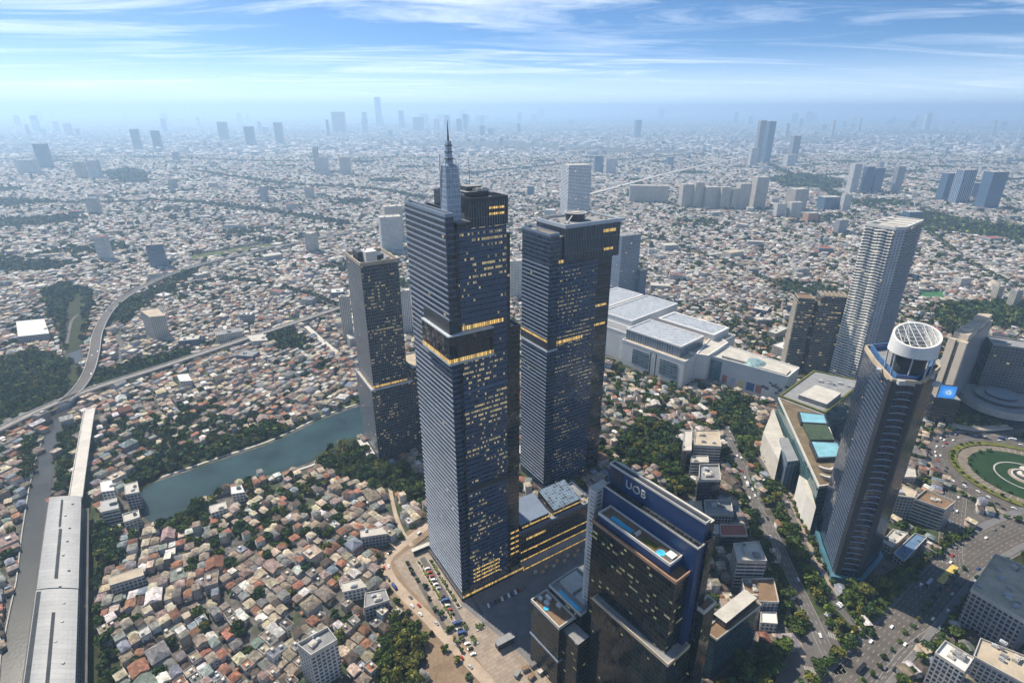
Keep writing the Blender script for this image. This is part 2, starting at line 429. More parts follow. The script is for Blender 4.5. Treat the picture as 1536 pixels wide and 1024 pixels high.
mb = MB(); strip(mb, bank2, -3.2, -.2, .1, 0); tag(mb.build("bank_path", M['pale_concrete']), kind="structure"); blockl(bank2, 5)
# canal
canal = [(-3, 1060), (2, 985), (16, 915), (26, 870), (34, 800), (44, 735), (54, 690), (66, 655), (80, 625), (100, 585), (104, 545), (100, 500), (102, 462), (113, 440), (124, 440), (124, 470), (122, 505), (121, 545), (119, 585), (105, 625), (91, 652), (82, 690), (77, 735), (68, 800), (60, 850), (54, 890), (44, 960), (38, 1060)]
canal = ats([(x, y) for x, y in canal]); block(canal, 2); sheet("canal_water", canal, -.25, M['canal'])
cl_l = ats([(-3, 1060), (2, 985), (16, 915), (26, 870), (34, 800), (44, 735), (54, 690), (66, 655)])
mb = MB(); L_, R_ = strip(mb, cl_l, 0, 1.0, .9, 0)
for i in range(len(cl_l) - 1): mb.wall(R_[i], R_[i + 1], -.6, .9); mb.wall(L_[i + 1], L_[i], -.6, .9)
tag(mb.build("canal_wall", M['concrete']), "low concrete wall along the west bank of the canal", "wall")

# ------------------------------------------------------------------ roads
ROADS = {}
def road(name, line, w, mat, z=.05, dash=True, edge=True, step=12, kerb=False):
    line = spline(line, step); ROADS[name] = line
    mb = MB(); strip(mb, line, -w / 2, w / 2, z); tag(mb.build(name, mat), kind="structure"); blockl(line, w / 2 + 4)
    if dash:
        mk = MB()
        lanes = max(1, round(w / 3.6))
        for k in range(1, lanes):
            off = -w / 2 + k * w / lanes
            acc = 0
            for i in range(len(line) - 1):
                a, c = line[i], line[i + 1]; l = math.hypot(c[0] - a[0], c[1] - a[1]); ux, uy = (c[0] - a[0]) / l, (c[1] - a[1]) / l
                s = -acc
                while s < l:
                    if s + 3.5 > 0:
                        s0, s1 = max(s, 0), min(s + 3.5, l)
                        p = (a[0] + ux * s0 - uy * off, a[1] + uy * s0 + ux * off); q = (a[0] + ux * s1 - uy * off, a[1] + uy * s1 + ux * off)
                        mk.face([(p[0] + uy * .14, p[1] - ux * .14, z + .02), (q[0] + uy * .14, q[1] - ux * .14, z + .02), (q[0] - uy * .14, q[1] + ux * .14, z + .02), (p[0] - uy * .14, p[1] + ux * .14, z + .02)])
                    s += 9
                acc = (acc + l) % 9
        if edge:
            strip(mk, line, -w / 2 + .35, -w / 2 + .6, z + .02); strip(mk, line, w / 2 - .6, w / 2 - .35, z + .02)
        tag(mk.build("road_marking", M['white_paint']), kind="structure")
    return line
def kerb(line, off, w=1.0, h=.2, mat=None, name="kerb"):
    mb = MB(); L, Rr = strip(mb, line, off, off + w, h)
    for i in range(len(line) - 1): mb.wall(Rr[i], Rr[i + 1], 0, h); mb.wall(L[i + 1], L[i], 0, h)
    tag(mb.build(name, mat or M['pale_concrete']), kind="structure")

ave = ats([(1235, 1075), (1310, 990), (1356, 938), (1415, 868), (1460, 830), (1500, 806), (1560, 780), (1640, 752)])
ave_l = road("avenue", ave, 28, M['asphalt'], .05)
mk = MB(); strip(mk, ave_l, -4.2, -3.4, .35); strip(mk, ave_l, -3.4, -3.3, .0)
tag(mk.build("median_strip", M['dark_pave']), kind="structure")
kerb(ave_l, 14, 6, .15, M['dark_pave'], "pavement"); kerb(ave_l, -18, 4, .15, M['dark_pave'], "pavement")
ave2 = road("slip_road", ats([(1290, 1075), (1350, 985), (1405, 940), (1450, 892), (1490, 850), (1536, 822), (1600, 800)]), 6.5, M['old_asphalt'], .054, step=10)
boul = road("boulevard", ats([(1088, 640), (1108, 690), (1128, 745), (1159, 801), (1186, 859), (1214, 917), (1240, 975), (1262, 1010)]), 11, M['old_asphalt'], .05)
serv = road("service_lane", ats([(1140, 690), (1158, 720), (1175, 748), (1209, 818), (1235, 872), (1262, 915), (1300, 955)]), 6.5, M['old_asphalt'], .058, dash=False)
mb = MB(); strip(mb, spline(ats([(1120, 655), (1148, 690), (1182, 738), (1212, 805), (1240, 862), (1262, 892)]), 12), -4, 3, .12); tag(mb.build("pavement", M['pave']), kind="structure")
mb = MB(); strip(mb, spline(ats([(1085, 720), (1112, 772), (1140, 825), (1160, 862), (1185, 925), (1205, 985)]), 12), -2.2, 2.2, .12); tag(mb.build("pavement", M['pave']), kind="structure")
blockl(ats([(1150, 700), (1188, 765), (1225, 850)]), 7)
jn = block(ats([(1190, 965), (1235, 930), (1300, 1000), (1262, 1060), (1150, 1060), (1170, 1000)]))
sheet("junction", jn, .03, M['old_asphalt'])
zb = MB(); Z0 = Frame(at(1207, 1003), (1, -.25))
for k in range(9): zb.face([(*q, .075) for q in Z0.rect(k * 1.15, k * 1.15 + .6, -3, 3)])
Z1 = Frame(at(1242, 950), (.8, -.6))
for k in range(9): zb.face([(*q, .08) for q in Z1.rect(k * 1.15, k * 1.15 + .6, -2.5, 2.5)])
tag(zb.build("zebra_crossing", M['white_paint']), kind="structure")
mk = MB(); strip(mk, spline(ats([(1262, 965), (1300, 925), (1345, 880), (1380, 843)]), 12), -1.2, 1.2, .075); tag(mk.build("yellow_hatching", M['yellow_paint']), kind="structure")
yb = MB(); strip(yb, ats([(1410, 873), (1433, 848)]), -2.6, 2.6, .085); tag(yb.build("yellow_bus_lane", M['yellow_paint']), kind="structure")

# roundabout
RC = (593, 528)
def circ(r, n=72, a0=0, a1=2 * math.pi, c=RC): return [(c[0] + r * math.cos(a0 + (a1 - a0) * k / n), c[1] + r * math.sin(a0 + (a1 - a0) * k / n)) for k in range(n + (0 if abs(a1 - a0) > 6.2 else 1))]
block(circ(97))
def disc_ring(name, r0, r1, z, mat, kind="structure"):
    mb = MB(); A = circ(r0); B = circ(r1); n = len(A)
    for k in range(n):
        j = (k + 1) % n; mb.face([(*B[k], z), (*B[j], z), (*A[j], z), (*A[k], z)])
    return tag(mb.build(name, mat), kind=kind)
disc_ring("roundabout_road", 73, 95, .062, M['asphalt'])
disc_ring("pavement", 95, 101, .12, M['pave'])
ROADS["roundabout"] = circ(84, 90) + [circ(84, 90)[0]]
mk = MB()
for rr in (80, 87):
    for k in range(0, 90, 2):
        A = circ(rr, 2, k * 2 * math.pi / 90, (k + .8) * 2 * math.pi / 90)
        strip(mk, A, -.15, .15, .08)
tag(mk.build("road_marking", M['white_paint']), kind="structure")
disc_ring("paving_ring", 54, 65, .16, plain("garden_paving", (.17, .14, .105), .9, .2, .25, .12)); disc_ring("roundabout_lawn", 30.2, 54, .16, M['lawn']); disc_ring("paving_ring", 28.6, 30.2, .17, M['concrete']); disc_ring("roundabout_lawn", 17, 28.6, .16, M['lawn'])
disc_ring("paving_ring", 14, 17, .17, M['pave'])
rad = MB()
for k in range(60):
    t = 2 * math.pi * k / 60; strip(rad, [(RC[0] + 54 * math.cos(t), RC[1] + 54 * math.sin(t)), (RC[0] + 65 * math.cos(t), RC[1] + 65 * math.sin(t))], -.25, .25, .2)
tag(rad.build("paving_stripe", M['concrete']), kind="structure")
hd = MB(); A, B = circ(65), circ(72.5)
for k in range(72):
    j = (k + 1) % 72; h0, h1 = 1.3 + .4 * math.sin(k * 2.3), 1.3 + .4 * math.sin(j * 2.3)
    hd.face([(*B[k], h0), (*B[j], h1), (*A[j], h1), (*A[k], h0)]); hd.wall(B[k], B[j], 0, (h0, h1)); hd.wall(A[j], A[k], 0, (h1, h0))
tag(hd.build("hedge", M['hedge']), "yellowish clipped hedge ringing the roundabout garden", "hedge")
fb = empty("fountain_basin", (*RC, 0), "round fountain basin with dark water in the middle of the roundabout", "fountain")
MB().ring(circ(14, 40), 1.2, .1, 1.4).build("basin_rim", M['pale_concrete'], fb)
MB().face([(*p, .9) for p in circ(12.8, 40)]).build("basin_water", M['canal'], fb)
mb = MB(); mb.prism(circ(6.5, 8, c=(RC[0] - 1, RC[1] + 3)), .9, 2.2); mb.prism(circ(3.2, 8, c=(RC[0] - 1, RC[1] + 3)), 2.2, 9); mb.face([(*p, 9.05) for p in circ(6.2, 8, c=(RC[0] - 1, RC[1] + 3))])
mb.prism(circ(6.2, 8, c=(RC[0] - 1, RC[1] + 3)), 8.2, 9.04, bottom=True); mb.build("pedestal", M['pale_concrete'], fb)
north = road("ring_street", ats([(1300, 600), (1330, 640), (1365, 655), (1400, 668), (1450, 660), (1540, 645), (1650, 640)]), 9, M['old_asphalt'], .066, dash=False)
link1 = road("link_road", ats([(1434, 742), (1428, 790), (1425, 830), (1428, 850)]), 20, M['asphalt'], .057)
link2 = road("link_road", ats([(1436, 755), (1470, 785), (1510, 792)]), 16, M['asphalt'], .0595, dash=False)
# ramp curving north of the roundabout
rampl = spline(ats([(1385, 610), (1410, 628), (1440, 641), (1475, 643), (1515, 640)], 5), 10)

# dusty street and forecourt by the tall tower
block(ats([(570, 850), (612, 815), (650, 800), (780, 830), (900, 770), (1000, 900), (1000, 1060), (740, 1060), (700, 1000), (640, 930), (590, 885)]))
sheet("forecourt", ats([(590, 842), (615, 822), (652, 808), (790, 830), (905, 770), (980, 900), (960, 1060), (770, 1060), (715, 985), (660, 925), (612, 880)]), .02, M['pave'])
sheet("painted_plaza_shadow", ats([(692, 906), (790, 850), (900, 790), (905, 900), (800, 900), (800, 1000), (775, 975)]), .05, M['dark_pave'])  # dark sheet painting the shadow the tall tower casts over the plaza
street = road("dusty_street", ats([(660, 770), (625, 800), (585, 832), (580, 855), (600, 885), (640, 925), (690, 978), (730, 1020), (770, 1075)]), 9, M['dust_road'], .07, dash=False)
mb = MB(); strip(mb, street, -10, 11, .012); tag(mb.build('dirt_verge', M['dirt']), kind='structure')
lane2 = road("narrow_lane", ats([(585, 732), (593, 770), (605, 800), (618, 818)]), 4, M['dust_road'], .06, dash=False)
sheet("bare_ground", block(ats([(628, 925), (650, 935), (700, 990), (745, 1060), (625, 1060), (640, 990)])), .03, M['dirt'])
lane3 = road("side_road", ats([(392, 505), (428, 482), (455, 487), (480, 508), (505, 528)]), 9, M['pale_concrete'], .05, dash=False)
for q in ([(122, 470), (108, 480), (100, 515)], [(150, 512), (170, 488), (195, 468)], [(178, 548), (182, 520), (175, 500)]):
    road("side_road", ats(q), 5, M['old_asphalt'], .05, dash=False)

# ------------------------------------------------------------------ viaducts and the station
def viaduct(name, label, cat, line, w, z, pier_gap=40, track=False, deckm=None, parm=None, group=None, thick=1.8):
    line = spline(line, 14)
    root = empty(name, line[len(line) // 2], label, cat, group)
    zl = z if isinstance(z, list) else [z] * len(line)
    if len(zl) != len(line): zl = [zl[0] + (zl[-1] - zl[0]) * i / (len(line) - 1) for i in range(len(line))]
    mb = MB(); L, Rr = strip(mb, line, -w / 2, w / 2, zl)
    for i in range(len(line) - 1):
        z0, z1 = zl[i], zl[i + 1]
        mb.wall(Rr[i], Rr[i + 1], (z0 - thick, z1 - thick), (z0, z1)); mb.wall(L[i + 1], L[i], (z1 - thick, z0 - thick), (z1, z0))
        mb.face([(*L[i], z0 - thick), (*L[i + 1], z1 - thick), (*Rr[i + 1], z1 - thick), (*Rr[i], z0 - thick)])
    mb.build("deck", deckm or M['concrete'], root)
    for sgn in (-1, 1):
        pb = MB(); o0 = sgn * w / 2 - .35; L, Rr = strip(pb, line, o0, o0 + .7, [q + 1.1 for q in zl])
        for i in range(len(line) - 1):
            pb.wall(Rr[i], Rr[i + 1], (zl[i] - .9, zl[i + 1] - .9), (zl[i] + 1.1, zl[i + 1] + 1.1)); pb.wall(L[i + 1], L[i], (zl[i + 1] - .9, zl[i] - .9), (zl[i + 1] + 1.1, zl[i] + 1.1))
        pb.build("parapet", parm or M['pale_concrete'], root)
    if track:
        for off in (-w / 4, w / 4):
            tb = MB(); strip(tb, line, off - 1.3, off + 1.3, [q + .06 for q in zl]); tb.build("track_bed", M['track'], root)
    acc = 0; npier = 0
    for i in range(1, len(line)):
        acc += math.hypot(line[i][0] - line[i - 1][0], line[i][1] - line[i - 1][1])
        if acc > pier_gap and npier < 60:
            acc = 0; npier += 1; a, c = line[i - 1], line[i]; ang = math.atan2(c[1] - a[1], c[0] - a[0])
            pb = MB(); pb.box((*line[i], 0 - .6), (1.8, w * .3, zl[i] - thick - 1.2 + .6), ang); pb.box((*line[i], zl[i] - thick - 1.2), (2.2, w * .8, 1.15), ang)
            pb.build("pier", M['concrete'], root)
    blockl(line, w / 2 + 3)
    return line
M['track'] = plain("track_ballast", (.16, .14, .125), .95, .1, .25, .2)
M['rail_deck'] = plain("viaduct_deck", (.30, .275, .245), .9, .2, .2, .08)
rail = viaduct("rail_viaduct", "grey concrete railway viaduct crossing over the canal with two tracks", "viaduct",
        ats([(-60, 672), (0, 644), (60, 615), (140, 583), (240, 551), (330, 521), (430, 488), (520, 458), (600, 430)], 8), 13, 9, 34, True, M['rail_deck'])
toll = viaduct("elevated_road", "pale elevated road sweeping in a wide curve through the houses", "elevated road",
        ats([(96, 602), (116, 584), (132, 560), (141, 530), (148, 495), (168, 462), (203, 436), (256, 411), (330, 389), (420, 369), (520, 349), (600, 335), (720, 318), (850, 303)], 9), 15, 9, 45, False, M['old_asphalt'])
ROADS["elevated road"] = toll
toll2 = viaduct("elevated_road", "straight pale elevated road running off behind the twin tower towards the haze", "elevated road",
        ats([(880, 292), (940, 276), (1005, 259), (1060, 247), (1120, 235)], 10), 24, 10, 60, False, M['pale_concrete'])
metro = viaduct("station_viaduct", "narrow pale viaduct running from the metal station roof to the railway", "viaduct",
        ats([(113, 748), (117, 720), (124, 675), (131, 632), (135, 612)], 14), 12, 13.5, 30, False, M['pale_concrete'])
viaduct("ramp_viaduct", "curved tan ramp bridge above the trees north of the roundabout", "ramp",
        ats([(1385, 612), (1410, 628), (1440, 640), (1475, 643), (1515, 640)], 4), 8, 4, 30, False, M['dust_road'], M['pale_concrete'])

# station: long metal roof, in two sections, with dark skylight slots
st = empty("station", at(80, 900), "long pale grey metal roofed station standing beside the canal", "station")
M['zinc'] = plain("zinc_roof", (.255, .26, .265), .55, .4, .12, .05, metal=.0)
jointed(M['zinc'], 30, 4.0, .8, .03)
M['dark_slot'] = plain("dark_glazing", (.05, .055, .06), .85, .1, .2, .2)
STZ = 21
A = at(74, 746, STZ); Bq = at(122, 744, STZ); Cq = at(112, 1060, STZ); Dq = at(30, 1060, STZ)
def lerp2(p, q, t): return (p[0] + (q[0] - p[0]) * t, p[1] + (q[1] - p[1]) * t)
def stq(s, t): return lerp2(lerp2(A, Bq, s), lerp2(Dq, Cq, s), t)     # s across, t along
block([stq(-.3, -.02), stq(1.25, -.02), stq(1.25, 1), stq(-.3, 1)])
for t0, t1, dz in ((0, .545, 0), (.552, 1.0, .5)):
    mb = MB(); n = 10
    for k in range(n):                      # shallow vaulted roof
        s0, s1 = k / n, (k + 1) / n
        h = lambda s: STZ + dz + 1.5 * (1 - (2 * s - 1) ** 2)
        mb.face([(*stq(s0, t1), h(s0)), (*stq(s1, t1), h(s1)), (*stq(s1, t0), h(s1)), (*stq(s0, t0), h(s0))])
    for (s, sg) in ((0, 1), (1, -1)):
        p, q = stq(s, t1), stq(s, t0)
        if sg < 0: mb.wall(p, q, STZ + dz - 1.5, STZ + dz)
        else: mb.wall(q, p, STZ + dz - 1.5, STZ + dz)
    mb.wall(stq(0, t1), stq(1, t1), STZ + dz - 1.5, STZ + dz); mb.wall(stq(1, t0), stq(0, t0), STZ + dz - 1.5, STZ + dz)
    mb.build("roof_section", M['zinc'], st)
for s0, s1, t0, t1 in ((.40, .46, .03, .21), (.42, .5, .225, .50), (.44, .52, .66, .98), (.02, .13, .56, .98)):
    mb = MB(); h = lambda s: STZ + .62 + 1.5 * (1 - (2 * s - 1) ** 2)
    mb.face([(*stq(s0, t1), h(s0)), (*stq(s1, t1), h(s1)), (*stq(s1, t0), h(s1)), (*stq(s0, t0), h(s0))]); mb.build("skylight", M['dark_slot'], st)
for t in np.linspace(.06, .94, 12):
    mb = MB(); a_, b_ = stq(.66 + .1 * math.sin(t * 31), t), 0
    mb.box((*a_, STZ + 1.5), (1.6, 1.1, .9), .05); mb.build("roof_vent", M['pale_concrete'], st)
F_st = facade("station_side", (.03, .04, .05), (.3, .3, .31), 5, 4, .3, .2, 0)
mb = MB(); mb.prism(ccw([stq(.06, .005), stq(.94, .005), stq(.94, 1), stq(.06, 1)]), 0, STZ - 2, 0, 1); mb.build("hall_wall", [F_st, M['concrete']], st)
mb = MB(); strip(mb, [stq(-.08, .02), stq(-.08, 1)], -1.2, 1.2, 14); strip(mb, [stq(1.08, .02), stq(1.08, 1)], -1.5, 1.5, 9); mb.build("walkway", M['old_asphalt'], st)

# ------------------------------------------------------------------ the tall towers
def ledges(poly, z0, z1, step, h, out, edges=None, mb=None, mat=0, closed=True):
    """thin horizontal fins round a tower, one per storey"""
    mb = mb or MB(); n = len(poly); z = z0
    big = inset(poly, -out)
    E_ = range(n) if edges is None else edges
    while z < z1:
        for i in E_:
            j = (i + 1) % n; p, q, P, Q = poly[i], poly[j], big[i], big[j]
            if edges is not None:
                d = (q[0] - p[0], q[1] - p[1]); L = math.hypot(*d); nx, ny = d[1] / L * out, -d[0] / L * out
                P = (p[0] + nx, p[1] + ny); Q = (q[0] + nx, q[1] + ny)
                mb.face([(*p, z), (*P, z), (*P, z + h), (*p, z + h)], mat); mb.face([(*Q, z), (*q, z), (*q, z + h), (*Q, z + h)], mat)
            mb.wall(P, Q, z, z + h, mat)
            mb.face([(*P, z + h), (*Q, z + h), (*q, z + h), (*p, z + h)], mat)
            mb.face([(*p, z), (*q, z), (*Q, z), (*P, z)], mat)
        z += step
    return mb
def lit_strip(root, fr, pts, z0, z1, mat, name="light_strip"):
    mb = MB()
    for p, q in zip(pts[:-1], pts[1:]): mb.wall(p, q, z0, z1)
    return mb.build(name, mat, root)
M['steel'] = plain("painted_steel", (.42, .46, .5), .5, .4, .12, .2)
M['dark_steel'] = plain("dark_cladding", (.03, .036, .045), .45, .5, .2, .1)
M['louvre'] = plain("aluminium_louvre", (.19, .235, .305), .45, .5, .15, .05)
M['louvre_dark'] = plain("shaded_louvre", (.08, .115, .185), .5, .5, .18, .05)  # louvre copy for the faces away from the sun, shade in the colour
M['tan_roof'] = plain("tan_roof", (.42, .35, .26), .9, .2, .18, .1)
M['grey_roof'] = plain("grey_roof", (.24, .24, .24), .9, .2, .2, .1)
M['pale_roof'] = plain("pale_roof", (.46, .43, .375), .9, .2, .16, .08)
M['white_wall'] = plain("white_wall", (.60, .585, .55), .8, .3, .1, .05)
M['ac'] = plain("rooftop_plant", (.4, .41, .42), .7, .3, .2, .3)
M['gold'] = glow("warm_window_strip", (1.0, .64, .2), .62, 1.7)
M['gold_soft'] = glow("warm_light_line", (1.0, .66, .2), .7, 5.0)
M['gold_roof'] = plain("amber_roof", (.5, .3, .08), .8, .3, .2, .2)
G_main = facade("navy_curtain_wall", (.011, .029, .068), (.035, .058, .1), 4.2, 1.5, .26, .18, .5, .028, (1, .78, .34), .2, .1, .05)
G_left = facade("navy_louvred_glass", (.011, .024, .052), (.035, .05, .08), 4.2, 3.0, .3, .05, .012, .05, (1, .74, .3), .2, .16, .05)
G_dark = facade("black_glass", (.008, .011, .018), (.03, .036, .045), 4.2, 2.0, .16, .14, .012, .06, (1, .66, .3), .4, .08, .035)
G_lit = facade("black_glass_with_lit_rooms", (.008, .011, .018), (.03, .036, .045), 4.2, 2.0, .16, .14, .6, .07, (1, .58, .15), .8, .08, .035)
G_fin = facade("finned_glass", (.012, .018, .03), (.06, .075, .1), 12, 2.0, .03, .3, 0, .05, (1, .67, .3), .7, .12, .02)

def rooftop_units(root, fr, u0, u1, v0, v1, z, n, seed=0, hmax=4, mat=None):
    r = random.Random(seed)
    for k in range(n):
        w, d, h = r.uniform(2, 6), r.uniform(2, 5), r.uniform(1.2, hmax)
        if u1 - u0 < 8 or v1 - v0 < 8: w *= .5; d *= .5
        u = r.uniform(u0 + w / 2, u1 - w / 2); v = r.uniform(v0 + d / 2, v1 - d / 2)
        mb = MB(); mb.box((*fr.p(u, v), z), (w, d, h), fr.ang); mb.box((*fr.p(u, v), z + h), (w * .6, d * .6, .5), fr.ang)
        mb.build("rooftop_unit", mat or r.choice([M['ac'], M['grey_roof'], M['pale_roof']]), root)

# main tower
T = Frame(at(694, 900), (.842, .54))
main = empty("skyscraper", T.p(25, 30), "tallest dark glass skyscraper carrying a pointed steel spire", "skyscraper")
LAND["tall spired tower"] = T.p(20, 30)
block(T.rect(-6, 70, -6, 76))
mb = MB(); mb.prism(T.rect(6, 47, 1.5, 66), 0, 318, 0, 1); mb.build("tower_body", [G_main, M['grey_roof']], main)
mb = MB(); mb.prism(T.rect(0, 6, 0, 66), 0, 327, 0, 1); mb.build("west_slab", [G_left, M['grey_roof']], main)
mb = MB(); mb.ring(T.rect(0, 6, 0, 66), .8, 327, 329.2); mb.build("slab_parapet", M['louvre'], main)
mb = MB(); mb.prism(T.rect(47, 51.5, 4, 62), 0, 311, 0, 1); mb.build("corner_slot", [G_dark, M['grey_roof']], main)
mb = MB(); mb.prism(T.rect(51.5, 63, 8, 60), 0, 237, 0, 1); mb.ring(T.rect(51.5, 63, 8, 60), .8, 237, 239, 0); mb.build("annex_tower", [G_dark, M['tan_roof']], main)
# horizontal louvres, one per storey
mb = ledges(T.rect(0, 6, 0, 66), 9, 326, 4.2, 1.0, .6, [3]); mb.build("louvre_cladding", M['louvre'], main)
mb = ledges(T.rect(9, 47, 1.5, 66), 6, 316, 4.2, .62, .35, [0]); mb.build("louvre_cladding", M['louvre_dark'], main)
mb = MB(); mb.prism(T.rect(5.9, 9.0, .6, 4), 0, 318, 0, 0); mb.build("corner_shaft", G_dark, main)
mb = MB(); mb.prism(T.rect(8.8, 47.2, .6, 3), 108, 113, 0, 0, bottom=True); mb.build("belt_course", M['dark_steel'], main)
mb = MB(); mb.prism(T.rect(8.8, 47.2, .6, 3), 197, 199.5, 0, 0, bottom=True); mb.build("belt_course", M['louvre_dark'], main)
# sky lobby box
box = MB(); box.prism(T.rect(-2.8, 33, -2.8, 42), 226, 246, 0, 1, bottom=True); box = box.build("sky_lobby", [facade('lobby_glass', (.012, .013, .018), (.035, .037, .045), 20, 3.2, .02, .06, 0, .05, rough=.05, wob=.16, tint=.6), M['grey_roof']], main)
lit_strip(box, T, [T.p(-3.0, 42), T.p(-3.0, -3.0), T.p(33, -3.0)], 226.4, 229.4, M['gold'])
mb = MB(); mb.prism(T.rect(-3.2, 33.2, -3.2, 42.2), 224.7, 226.2, 0, 0, bottom=True); mb.prism(T.rect(-3.2, 33.2, -3.2, 42.2), 246.0, 246.9, 0, 0, bottom=True); mb.build("lobby_rim", M['steel'], box)
mb = MB(); mb.prism(T.rect(-.7, 6, -.3, 42), 246.7, 255.5, 0, 0); mb.build("recess_shade_box", M['dark_steel'], main)  # solid dark box; the shade of a recess is put into its colour
lit_strip(main, T, [T.p(10, .8), T.p(44, .8)], 247.6, 250.6, M['gold'])
mb = MB(); mb.prism(T.rect(-.9, 52, -.9, 67), 0, 3.0, 0, 0); mb.build("plinth", M['dark_steel'], main)
lit_strip(main, T, [T.p(0, -1.1), T.p(63, -1.1)], 3.2, 5.6, M['gold'])
for z in (13, 17.2, 21.4, 25.6): lit_strip(main, T, [T.p(12, .95), T.p(38, .95)], z, z + 1.6, M['gold'])
for z in (16, 22, 28, 34, 40): lit_strip(main, T, [T.p(51.6, 7.8), T.p(62.5, 7.8)], z, z + 2.0, M['gold'])
# crown
cr = MB(); cr.prism(T.rect(9, 20, 1.2, 40), 318, 322, 0, 2); cr.prism(T.rect(20, 49, 2.5, 58), 318, 334, 1, 2); cr = cr.build("crown_block", [G_dark, G_fin, M['grey_roof']], main)
mb = MB(); mb.ring(T.rect(20, 49, 2.5, 58), .9, 334, 337); mb.build("crown_parapet", M['dark_steel'], cr)
mb = MB(); mb.face([(*p, 334.1) for p in T.rect(22, 32, 4, 14)]); mb.build("orange_lit_deck", M['gold_roof'], cr)  # amber stands in for orange light on this part of the roof
for z_ in (325, 329): lit_strip(cr, T, [T.p(34, 2.3), T.p(46, 2.3)], z_, z_ + 1.5, M['gold'])
mb = MB(); mb.prism(T.rect(26, 44, 20, 50), 334, 338.5, 0, 1); mb.prism(T.rect(29, 41, 24, 34), 338.5, 341.5, 0, 1); mb.build("plant_room", [M['dark_steel'], M['grey_roof']], cr)
for u in (24, 46): MB().bar((*T.p(u, 18), 337), (*T.p(u, 54), 338.5), .5).build("roof_beam", M['louvre_dark'], cr)
rooftop_units(cr, T, 23, 46, 16, 56, 338.5, 7, 3, 2)
mb = MB(); mb.ring(T.rect(6, 20, 40, 66), .8, 318, 326); mb.build("rear_screen", M['dark_steel'], main)
rooftop_units(main, T, 8, 19, 42, 64, 318, 5, 5, 5, M['pale_roof'])
# spire
S0 = (11, 13)
spz = [(322, 5.4, 5.2), (357, 4.0, 3.8), (358, 1.9, 1.9), (372, 1.3, 1.3)]
sp_ = MB()
for (z0, a0, b0), (z1, a1, b1) in zip(spz[:-1], spz[1:]):
    lo = T.rect(S0[0] - a0, S0[0] + a0, S0[1] - b0, S0[1] + b0); hi = T.rect(S0[0] - a1, S0[0] + a1, S0[1] - b1, S0[1] + b1)
    for i in range(4):
        j = (i + 1) % 4; w = math.hypot(lo[j][0] - lo[i][0], lo[j][1] - lo[i][1])
        sp_.face([(*lo[i], z0), (*lo[j], z0), (*hi[j], z1), (*hi[i], z1)], 0, [(0, z0), (w, z0), (w, z1), (0, z1)])
sp_.face([(*p, 372) for p in hi])
G_spire = facade("pale_spire_glass", (.16, .22, .3), (.38, .43, .5), 3.2, 1.6, .2, .16, 0, .05, rough=.2, wob=.04, tint=.25)
sp_ = sp_.build("spire", G_spire, main)
MB().bar((*T.p(*S0), 371), (*T.p(*S0), 384), (.75, .15)).build("needle", M['dark_steel'], sp_)
for du, dv, z1 in ((-5.0, -4.6, 361), (5.0, -4.6, 358), (-5.0, 4.6, 364), (5.0, 4.6, 360)):
    MB().bar((*T.p(S0[0] + du, S0[1] + dv), 322), (*T.p(S0[0] + du * .9, S0[1] + dv * .9), z1), .35).build("spire_mast", M['steel'], sp_)
for z, w in ((361, 2.4), (365, 2.2), (369, 1.9)):
    mb = MB(); mb.prism(T.rect(S0[0] - w, S0[0] + w, S0[1] - w, S0[1] + w), z, z + .6, 0, 0, bottom=True); mb.build("spire_collar", M['dark_steel'], sp_)
MB().bar((*T.p(40, 40), 338), (*T.p(40, 40), 360), (.3, .1)).build("roof_antenna", M['dark_steel'], main)

# twin tower
T2 = Frame(at(815, 735), (.842, .54))
tw = empty("skyscraper", T2.p(28, 20), "square topped dark glass skyscraper with a round helipad on its roof", "skyscraper")
LAND["helipad tower"] = T2.p(28, 20)
block(T2.rect(-6, 88, -6, 56))
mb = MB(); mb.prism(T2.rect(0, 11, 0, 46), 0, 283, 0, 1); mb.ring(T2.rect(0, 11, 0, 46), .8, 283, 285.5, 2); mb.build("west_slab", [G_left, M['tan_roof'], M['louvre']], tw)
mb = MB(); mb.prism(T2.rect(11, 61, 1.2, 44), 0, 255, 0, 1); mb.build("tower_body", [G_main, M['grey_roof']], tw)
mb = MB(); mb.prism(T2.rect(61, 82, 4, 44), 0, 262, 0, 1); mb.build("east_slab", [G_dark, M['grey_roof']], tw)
mb = MB(); mb.prism(T2.rect(17, 86, -.6, 46), 255, 290, 0, 1, bottom=True); crn = mb.build("crown_block", [G_fin, M['grey_roof']], tw)
mb = MB(); mb.ring(T2.rect(16.8, 86.2, -.8, 46.2), 1.6, 288.5, 292); mb.build("crown_parapet", M['steel'], crn)
mb = MB(); mb.prism(T2.rect(11, 17, 2, 44), 255, 281, 0, 1); mb.build("finned_link", [G_fin, M['grey_roof']], tw)
lit_strip(crn, T2, [T2.p(64, -.8), T2.p(80, -.8)], 280, 283, M['gold'])
lit_strip(crn, T2, [T2.p(66, -.8), T2.p(78, -.8)], 262, 264.5, M['gold'])
mb = ledges(T2.rect(0, 11, 0, 46), 9, 255, 4.2, 1.1, .5, [3]); mb.build("louvre_cladding", M['louvre'], tw)
mb = ledges(T2.rect(13, 61, 1.2, 44), 8, 254, 4.2, .6, .35, [0]); mb.build("louvre_cladding", M['louvre_dark'], tw)
for z in np.arange(10, 250, 12.6):
    mb = ledges(T2.rect(63, 82, 4, 44), z, z + 1, 12.6, .6, .3, [0]); mb.build("fin", M['louvre_dark'], tw)
mb = MB(); mb.prism(T2.rect(-.6, 11, -.7, 46.4), 170, 181, 0, 0, bottom=True); mb.build("sky_lobby", M['dark_steel'], tw)
lit_strip(tw, T2, [T2.p(-.8, 46), T2.p(-.8, -.9)], 178, 180.4, M['gold'])
